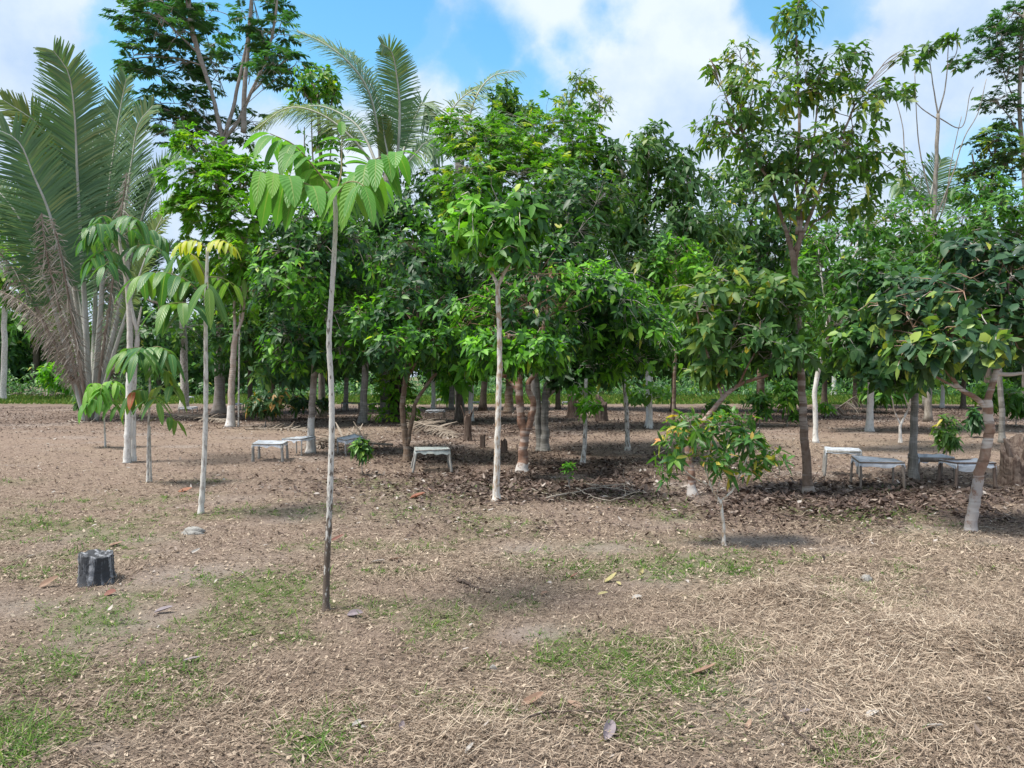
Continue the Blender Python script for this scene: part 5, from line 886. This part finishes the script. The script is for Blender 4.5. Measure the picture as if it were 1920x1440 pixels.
palm('palm whose ragged fronds show behind the dark narrow treetop', (862, 785), [
    dict(p=[(862, 300, 0), (875, 240, 0), (895, 180, 0), (925, 145, 0), (975, 135, 0)], hw=1.05, n=60, r=(.06, .012), hint=(-.4, -.6, .8), droop=.5, miss=.25, **GRN),
    dict(p=[(858, 300, .2), (840, 250, .2), (850, 205, .2), (880, 175, .2), (905, 165, .2)], hw=.9, n=55, r=(.06, .012), hint=(0, -.8, .7), droop=.6, miss=.25, **OLV),
    dict(p=[(855, 300, 0), (835, 265, -.3), (815, 260, -.5), (795, 275, -.6)], hw=.8, n=50, r=(.05, .012), hint=(0, -.8, .7), droop=.7, miss=.2, **GRN),
    dict(p=[(866, 300, 0), (890, 250, .5), (930, 220, .7), (960, 225, .8)], hw=.9, n=50, r=(.05, .012), hint=(0, -.8, .7), droop=.6, miss=.2, **GRN)], 3, trunk=[(862, 785), (863, 600), (864, 440), (862, 295)])
palm('small palm peeping out behind the almost bare tree on the right', (1738, 770), [
    dict(p=[(1738, 420, 0), (1742, 370, 0), (1752, 330, 0), (1762, 300, 0)], hw=1.2, n=60, hint=(0, -1, .1), **GRN), dict(p=[(1735, 420, 0), (1720, 370, 0), (1700, 345, 0), (1670, 350, 0)], hw=1.2, n=60, hint=(0, -.8, .6), droop=.5, **GRN), dict(p=[(1740, 420, 0), (1760, 385, 0), (1790, 370, 0), (1815, 390, 0)], hw=1.2, n=60, hint=(0, -.8, .6), droop=.5, **GRN)], 4, trunk=[(1738, 770), (1740, 600), (1739, 500), (1738, 415)])
# fallen fronds
def fallen(label, pts, hw, n, seed, mat='frond_fallen', ragged=.12, up=(0, -.35, 1), bw=.022, r=(.035, .01), droop=.1, z=.05):
    P = []
    for p in pts: X, Y = gp(p[0], p[1]); P.append([X, Y, float(gh(X, Y)) + (p[2] if len(p) > 2 else z)])
    P = np.array(P); loc = P[0].copy(); o = frond(None, loc, P, hw, n, mat, 'rachis_dead', seed, t0=.12, hint=up, ragged=ragged, droop=droop, bw=bw, r=r, vee=.25, part='fallen_frond'); o.location = loc; tag(o, label, 'palm frond'); return o
fallen('dry grey frond spread behind the three left trays', (lambda: [(735, 838, .06), (690, 842, .13), (640, 838, .16), (590, 842, .06)])(), .85, 60, 1, up=(0, -.2, 1))
fallen('dry frond lying behind the crooked brown stems', [(775, 800, .16), (792, 812, .24), (815, 815, .18), (850, 822, .04)], .70, 46, 2)
fallen('bare brown frond leaning down to the ground on the right', [(1545, 785, .05), (1575, 778, .35), (1605, 775, .75), (1640, 775, 1.2)], .75, 60, 3, ragged=.5, droop=.5)
fallen('grey dead frond on the ground before the tall pale trunk', [(300, 780, .10), (345, 786, .12), (395, 792, .12), (445, 797, .05)], .5, 40, 4)
fallen('tan frond heaped beyond the grass at the left edge', [(-20, 742, 1.0), (25, 742, .95), (60, 744, .7), (95, 748, .2)], 2.4, 70, 5, ragged=.4, bw=.05)
fallen('dark frond lying in the shade beyond the pale left trunk', [(-30, 740, 1.5), (30, 738, 2.2), (90, 738, 1.8), (130, 742, .6)], 2.0, 60, 6, ragged=.5, bw=.05)
fallen('thin straw-coloured frond on the sunlit strip', [(460, 806, .03), (520, 807, .04), (580, 809, .03)], .35, 24, 7)

# ------------------------------------------------------------------ mesh trays
trap('white tray with turned-down cloth on grey legs, leftmost of the three near the limewashed foot', 470, 530, 830, 866, 1, rot=.12, sag=.05, leg_r=.026, drape=.5)
trap('white tray right behind the leftmost one, touching the limewashed trunk', 530, 580, 822, 856, 2, rot=-.25, sag=.06)
trap('white tray right of the limewashed trunk, tilted cloth hanging to a point', 628, 676, 820, 856, 3, rot=.5, sag=.12, tilt=.12, drape=.6)
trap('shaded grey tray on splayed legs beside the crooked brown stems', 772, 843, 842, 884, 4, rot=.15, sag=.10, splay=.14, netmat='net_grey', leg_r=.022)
trap('tray with weathered boards, left of the four on the right', 1552, 1628, 843, 895, 5, rot=-.35, sag=.04, board=.055, leg_r=.024)
trap('tray on thin dark legs with sagging clear cloth, in front of the boarded one', 1613, 1702, 862, 918, 6, rot=-.22, sag=.06, legm='leg_mid', leg_r=.017)
trap('tray with a mossy board edge, just right of the upright grey trunk', 1722, 1790, 856, 900, 7, rot=-.12, depth=.42, sag=.10, board=.07, legm='leg_mid', leg_r=.019)
trap('tray with deeply sagging white cloth behind the ringed leaning trunk', 1786, 1864, 866, 916, 8, rot=.05, depth=.42, sag=.17, legm='leg_dark', leg_r=.022)
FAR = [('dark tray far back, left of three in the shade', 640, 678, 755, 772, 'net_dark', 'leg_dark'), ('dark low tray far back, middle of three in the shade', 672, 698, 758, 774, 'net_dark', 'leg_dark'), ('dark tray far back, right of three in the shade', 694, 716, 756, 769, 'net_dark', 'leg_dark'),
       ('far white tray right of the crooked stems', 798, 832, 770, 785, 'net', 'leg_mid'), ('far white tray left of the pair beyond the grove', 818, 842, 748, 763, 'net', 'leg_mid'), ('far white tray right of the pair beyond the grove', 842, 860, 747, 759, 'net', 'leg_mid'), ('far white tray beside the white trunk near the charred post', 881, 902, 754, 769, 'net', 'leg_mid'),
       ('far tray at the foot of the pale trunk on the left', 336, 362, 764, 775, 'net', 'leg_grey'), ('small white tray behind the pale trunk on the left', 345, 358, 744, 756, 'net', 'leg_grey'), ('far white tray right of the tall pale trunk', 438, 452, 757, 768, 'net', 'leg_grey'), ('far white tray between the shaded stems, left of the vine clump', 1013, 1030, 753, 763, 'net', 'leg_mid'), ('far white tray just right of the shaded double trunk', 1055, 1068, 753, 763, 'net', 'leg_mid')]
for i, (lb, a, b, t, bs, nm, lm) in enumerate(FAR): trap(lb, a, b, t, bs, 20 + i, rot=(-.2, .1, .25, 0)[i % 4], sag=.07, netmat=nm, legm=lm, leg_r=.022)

# ------------------------------------------------------------------ stumps, posts, branches
stump('charred grey stump with a pale streak in the left foreground', (180, 1092), 60, 54, 'char', 3, .055, .45)
stump('broken rotten stump with a splinter at the right edge', (1910, 908), 62, 66, 'rot', 5, .30, .35, spikes=[(-.55, -.3, .42, .05, -.12), (-.1, -.6, .3, .05, .03), (.3, -.5, .34, .06, .05)])
stump('narrow charred post with a splintered head, left of the middle pole', (877, 826), 12, 50, 'rot', 6, .12, .3, spikes=[(-.2, 0, .55, .03, -.16), (.2, 0, .5, .03, .14), (.0, -.3, .45, .025, .04)], name='tree_post')
stump('short dark stump just left of the middle pole', (905, 838), 9, 24, 'rot', 7, .1, .2)
stump('low dark stump right behind the middle pole', (945, 850), 12, 22, 'rot', 8, .15, .3)
stump('clumped dark base of a cut bush under the grove', (1075, 782), 22, 36, 'rot', 9, .3, .3, spikes=[(-.5, -.3, .5, .05, -.1), (.4, -.2, .5, .05, .1)])
stump('brown broken stump below the small yellow-green sprig', (1128, 790), 22, 40, 'rot', 10, .25, .3)
branch('long dry branch lying in the litter right of the middle pole', [(1025, 944), (1080, 932), (1130, 925), (1195, 934)], .011, 'dead_stick', 1, 6, .06)
branch('dry branch bending up over the litter', [(1100, 918), (1130, 925), (1165, 920), (1190, 934)], .009, 'dead_stick', 2, 4, .08)
branch('crooked dry branch nearest in the litter', [(1080, 924), (1115, 940), (1150, 948), (1190, 930)], .009, 'dead_stick', 3, 4, .05)
branch('thin bare twig left of the dry branches', [(992, 920), (1040, 938), (1075, 950)], .006, 'dead_stick', 4, 2, .03)
branch('slim dark twig lying in the straw at lower right', [(1470, 1340), (1510, 1385), (1550, 1425)], .0065, 'dark_stick', 5, 1, .025, tl=.12)
branch('pale stick on the ground left of the lime-green sapling', [(128, 792), (160, 794), (175, 792)], .022, 'dead_stick', 6, 1, .04)
branch('pale fallen stick right of the lime-green sapling', [(195, 787), (215, 788)], .02, 'dead_stick', 7, 0, .03)
branch('dark broken bark strip near the middle of the clearing', [(858, 1088), (885, 1100), (918, 1112)], .012, 'dark_stick', 8, 3, .015, cat='bark', name='bark_strip', tl=.08)
branch('yellowish stick at the foot of the ringed leaning trunk', [(1838, 988), (1860, 991), (1885, 994)], .008, 'dead_stick', 9, 1, .02, tl=.1)
branch('grey twig tangle in the lower middle foreground', [(975, 1360), (1050, 1345), (1130, 1350), (1190, 1345)], .005, 'dark_stick', 10, 8, .03, tl=.13)
# single conspicuous leaves
M['leaf_yellow'] = rnd_mat('pale_yellow_leaf', [(0, (.50, .43, .16)), (1, (.62, .55, .28))], .6, .15, .3, 30); M['leaf_orange'] = rnd_mat('orange_leaf', [(0, (.33, .11, .055)), (1, (.40, .17, .08))], .6, .15, .3, 30); M['leaf_purple'] = rnd_mat('grey_purple_leaf', [(0, (.24, .19, .22)), (1, (.36, .31, .34))], .55, .1, .35, 30); M['leaf_red'] = rnd_mat('red_brown_leaf', [(0, (.20, .06, .045)), (1, (.28, .12, .09))], .6, .1, .3, 30); M['leaf_pale'] = rnd_mat('bleached_leaf', [(0, (.48, .45, .42)), (1, (.62, .59, .56))], .7, .1, .3, 30); M['leaf_tan'] = rnd_mat('tan_leaf', [(0, (.32, .19, .13)), (1, (.42, .28, .20))], .65, .1, .3, 30)
def one_leaf(label, px, py, Lpx, mat, az, seed, wr=.23, curl=-.5):
    X, Y = gp(px, py); rng = np.random.default_rng(seed); A = Acc(); z = float(gh(X, Y)) + .012; L = Lpx / F * Y; loc = np.array([X, Y, z]); d = np.array([[math.cos(az), math.sin(az), .08]])
    leaves(A, loc[None] - d * L * .5, d, np.array([[rng.normal(0, .45), -.25 + rng.normal(0, .3), 1.]]), L, L * wr * rng.uniform(.7, 1.2), curl * rng.uniform(.1, 1.0), rng.uniform(.3, .9), np.array([rng.random()]), 'big', 0, True)
    o = A.build('dead_leaf', M[mat], None, org=loc); o.location = loc; tag(o, label, 'leaf', 'fallen leaves lying singly')
for i, a in enumerate([('yellow fallen leaf, frontmost of a loose group right of centre', 1131, 1115, 22, 'leaf_yellow', .3), ('yellow curled leaf at the back of the loose group right of centre', 1146, 1092, 30, 'leaf_yellow', .5), ('small round yellow leaf in the middle of the loose group', 1160, 1098, 16, 'leaf_yellow', 2.), ('pale yellow leaf alone, furthest right of the loose group', 1202, 1077, 20, 'leaf_yellow', .9), ('cream leaf right of and in front of the yellow group', 1195, 1124, 20, 'leaf_pale', .1), ('orange leaf on the soil left of the thin white pole', 346, 922, 26, 'leaf_orange', .2), ('big grey-purple leaf in the tangle at lower middle', 1142, 1382, 56, 'leaf_purple', 1.2), ('broad tan leaf above the grey-purple one', 1080, 1331, 36, 'leaf_tan', 2.6), ('tan leaf behind the twig tangle', 1000, 1322, 46, 'leaf_tan', .1), ('red-brown curled leaf in the middle of the clearing', 1077, 1086, 16, 'leaf_red', .4), ('curled brown leaf in the middle of the clearing, before the red one', 1021, 1114, 18, 'leaf_tan', .7), ('bleached leaf piece beside the tan pair in mid clearing', 708, 1056, 26, 'leaf_pale', .1), ('dull tan leaf left of the bark strip', 740, 1053, 30, 'leaf_tan', -.5), ('red-brown leaf before the charred stump', 205, 1118, 30, 'leaf_red', -.4), ('dull orange leaf left of the charred stump', 90, 1100, 36, 'leaf_tan', .3), ('dark purple leaf at the foot of the slender sapling', 665, 1155, 34, 'leaf_purple', -.3), ('bleached curled leaf at the lower centre edge', 880, 1415, 30, 'leaf_pale', 1.1), ('grey leaf in the straw left of the lower centre', 752, 1368, 24, 'leaf_purple', 1.4), ('bleached leaf piece at the lower left centre', 670, 1362, 26, 'leaf_pale', .7), ('dark curled leaf at left of the clearing', 357, 1240, 32, 'leaf_purple', .3), ('long dry tan leaf on the green patch at right', 1322, 1263, 50, 'leaf_tan', .1), ('pale leaf on the bottom straw right of the dark twig', 1640, 1345, 34, 'leaf_pale', .5), ('pinkish leaf left of the dark twig', 1406, 1362, 30, 'leaf_tan', 1.), ('grey leaf near the dark twig', 1512, 1334, 22, 'leaf_purple', 0.), ('bleached leaf under the straw heap at lower right', 1752, 1372, 40, 'leaf_pale', -.6), ('pale shell-like leaf before the middle pole', 920, 958, 12, 'leaf_pale', 0.), ('silvery leaf in front of the orange leaf', 365, 1040, 20, 'leaf_pale', .2), ('long grey leaf left of the slender sapling', 305, 1150, 34, 'leaf_purple', .3), ('bleached leaf left of the charred stump', 55, 1043, 16, 'leaf_pale', .6), ('tan leaf beyond the charred stump', 215, 1025, 26, 'leaf_tan', .1), ('red leaf right of the slender sapling stem', 632, 1015, 26, 'leaf_red', .5), ('orange-brown leaf patch under the shade edge', 783, 936, 30, 'leaf_orange', .2)]): one_leaf(*a, seed=i)
# pale weathered wood piece and grey lump
def lump(label, px, py, wpx, hpx, mat, cat, name, seed):
    X, Y = gp(px, py); z = float(gh(X, Y)); loc = np.array([X, Y, z]); s = np.array([wpx / 2, wpx * .3, hpx]) / F * Y; n, m = 22, 9; th = np.linspace(0, 2 * np.pi, n, endpoint=False); V = []
    for i in range(m):
        ph = i / (m - 1) * np.pi / 2; rr = np.cos(ph) ** .7; q = 1 + .45 * (vn(np.cos(th) * 2 + 5 + seed, np.sin(th) * 2 + i * .7, seed) - .5); V.append(np.stack([loc[0] + s[0] * rr * q * np.cos(th), loc[1] + s[1] * rr * q * np.sin(th), z - .015 + (s[2] + .015) * np.sin(ph) * (q * .5 + .5)], 1))
    tl = []; tc = []
    for i in range(m - 1):
        for j in range(n): tl += [i * n + j, i * n + (j + 1) % n, (i + 1) * n + (j + 1) % n, (i + 1) * n + j]; tc.append(4)
    A = Acc(); A.add(np.concatenate(V), tl, tc); o = A.build(name, M[mat], None, org=loc); o.location = loc; tag(o, label, cat)
lump('pale weathered wood chunk near the foot of the thin white pole', 361, 1003, 42, 12, 'leg_grey', 'wood', 'wood_chunk', 1)
lump('small grey clod in the straw on the right', 1626, 1092, 24, 10, 'leg_grey', 'clod', 'soil_clod', 2)
lump('grey clod in the grass right of centre', 925, 1253, 16, 8, 'leg_grey', 'clod', 'soil_clod', 3)

make_cover()
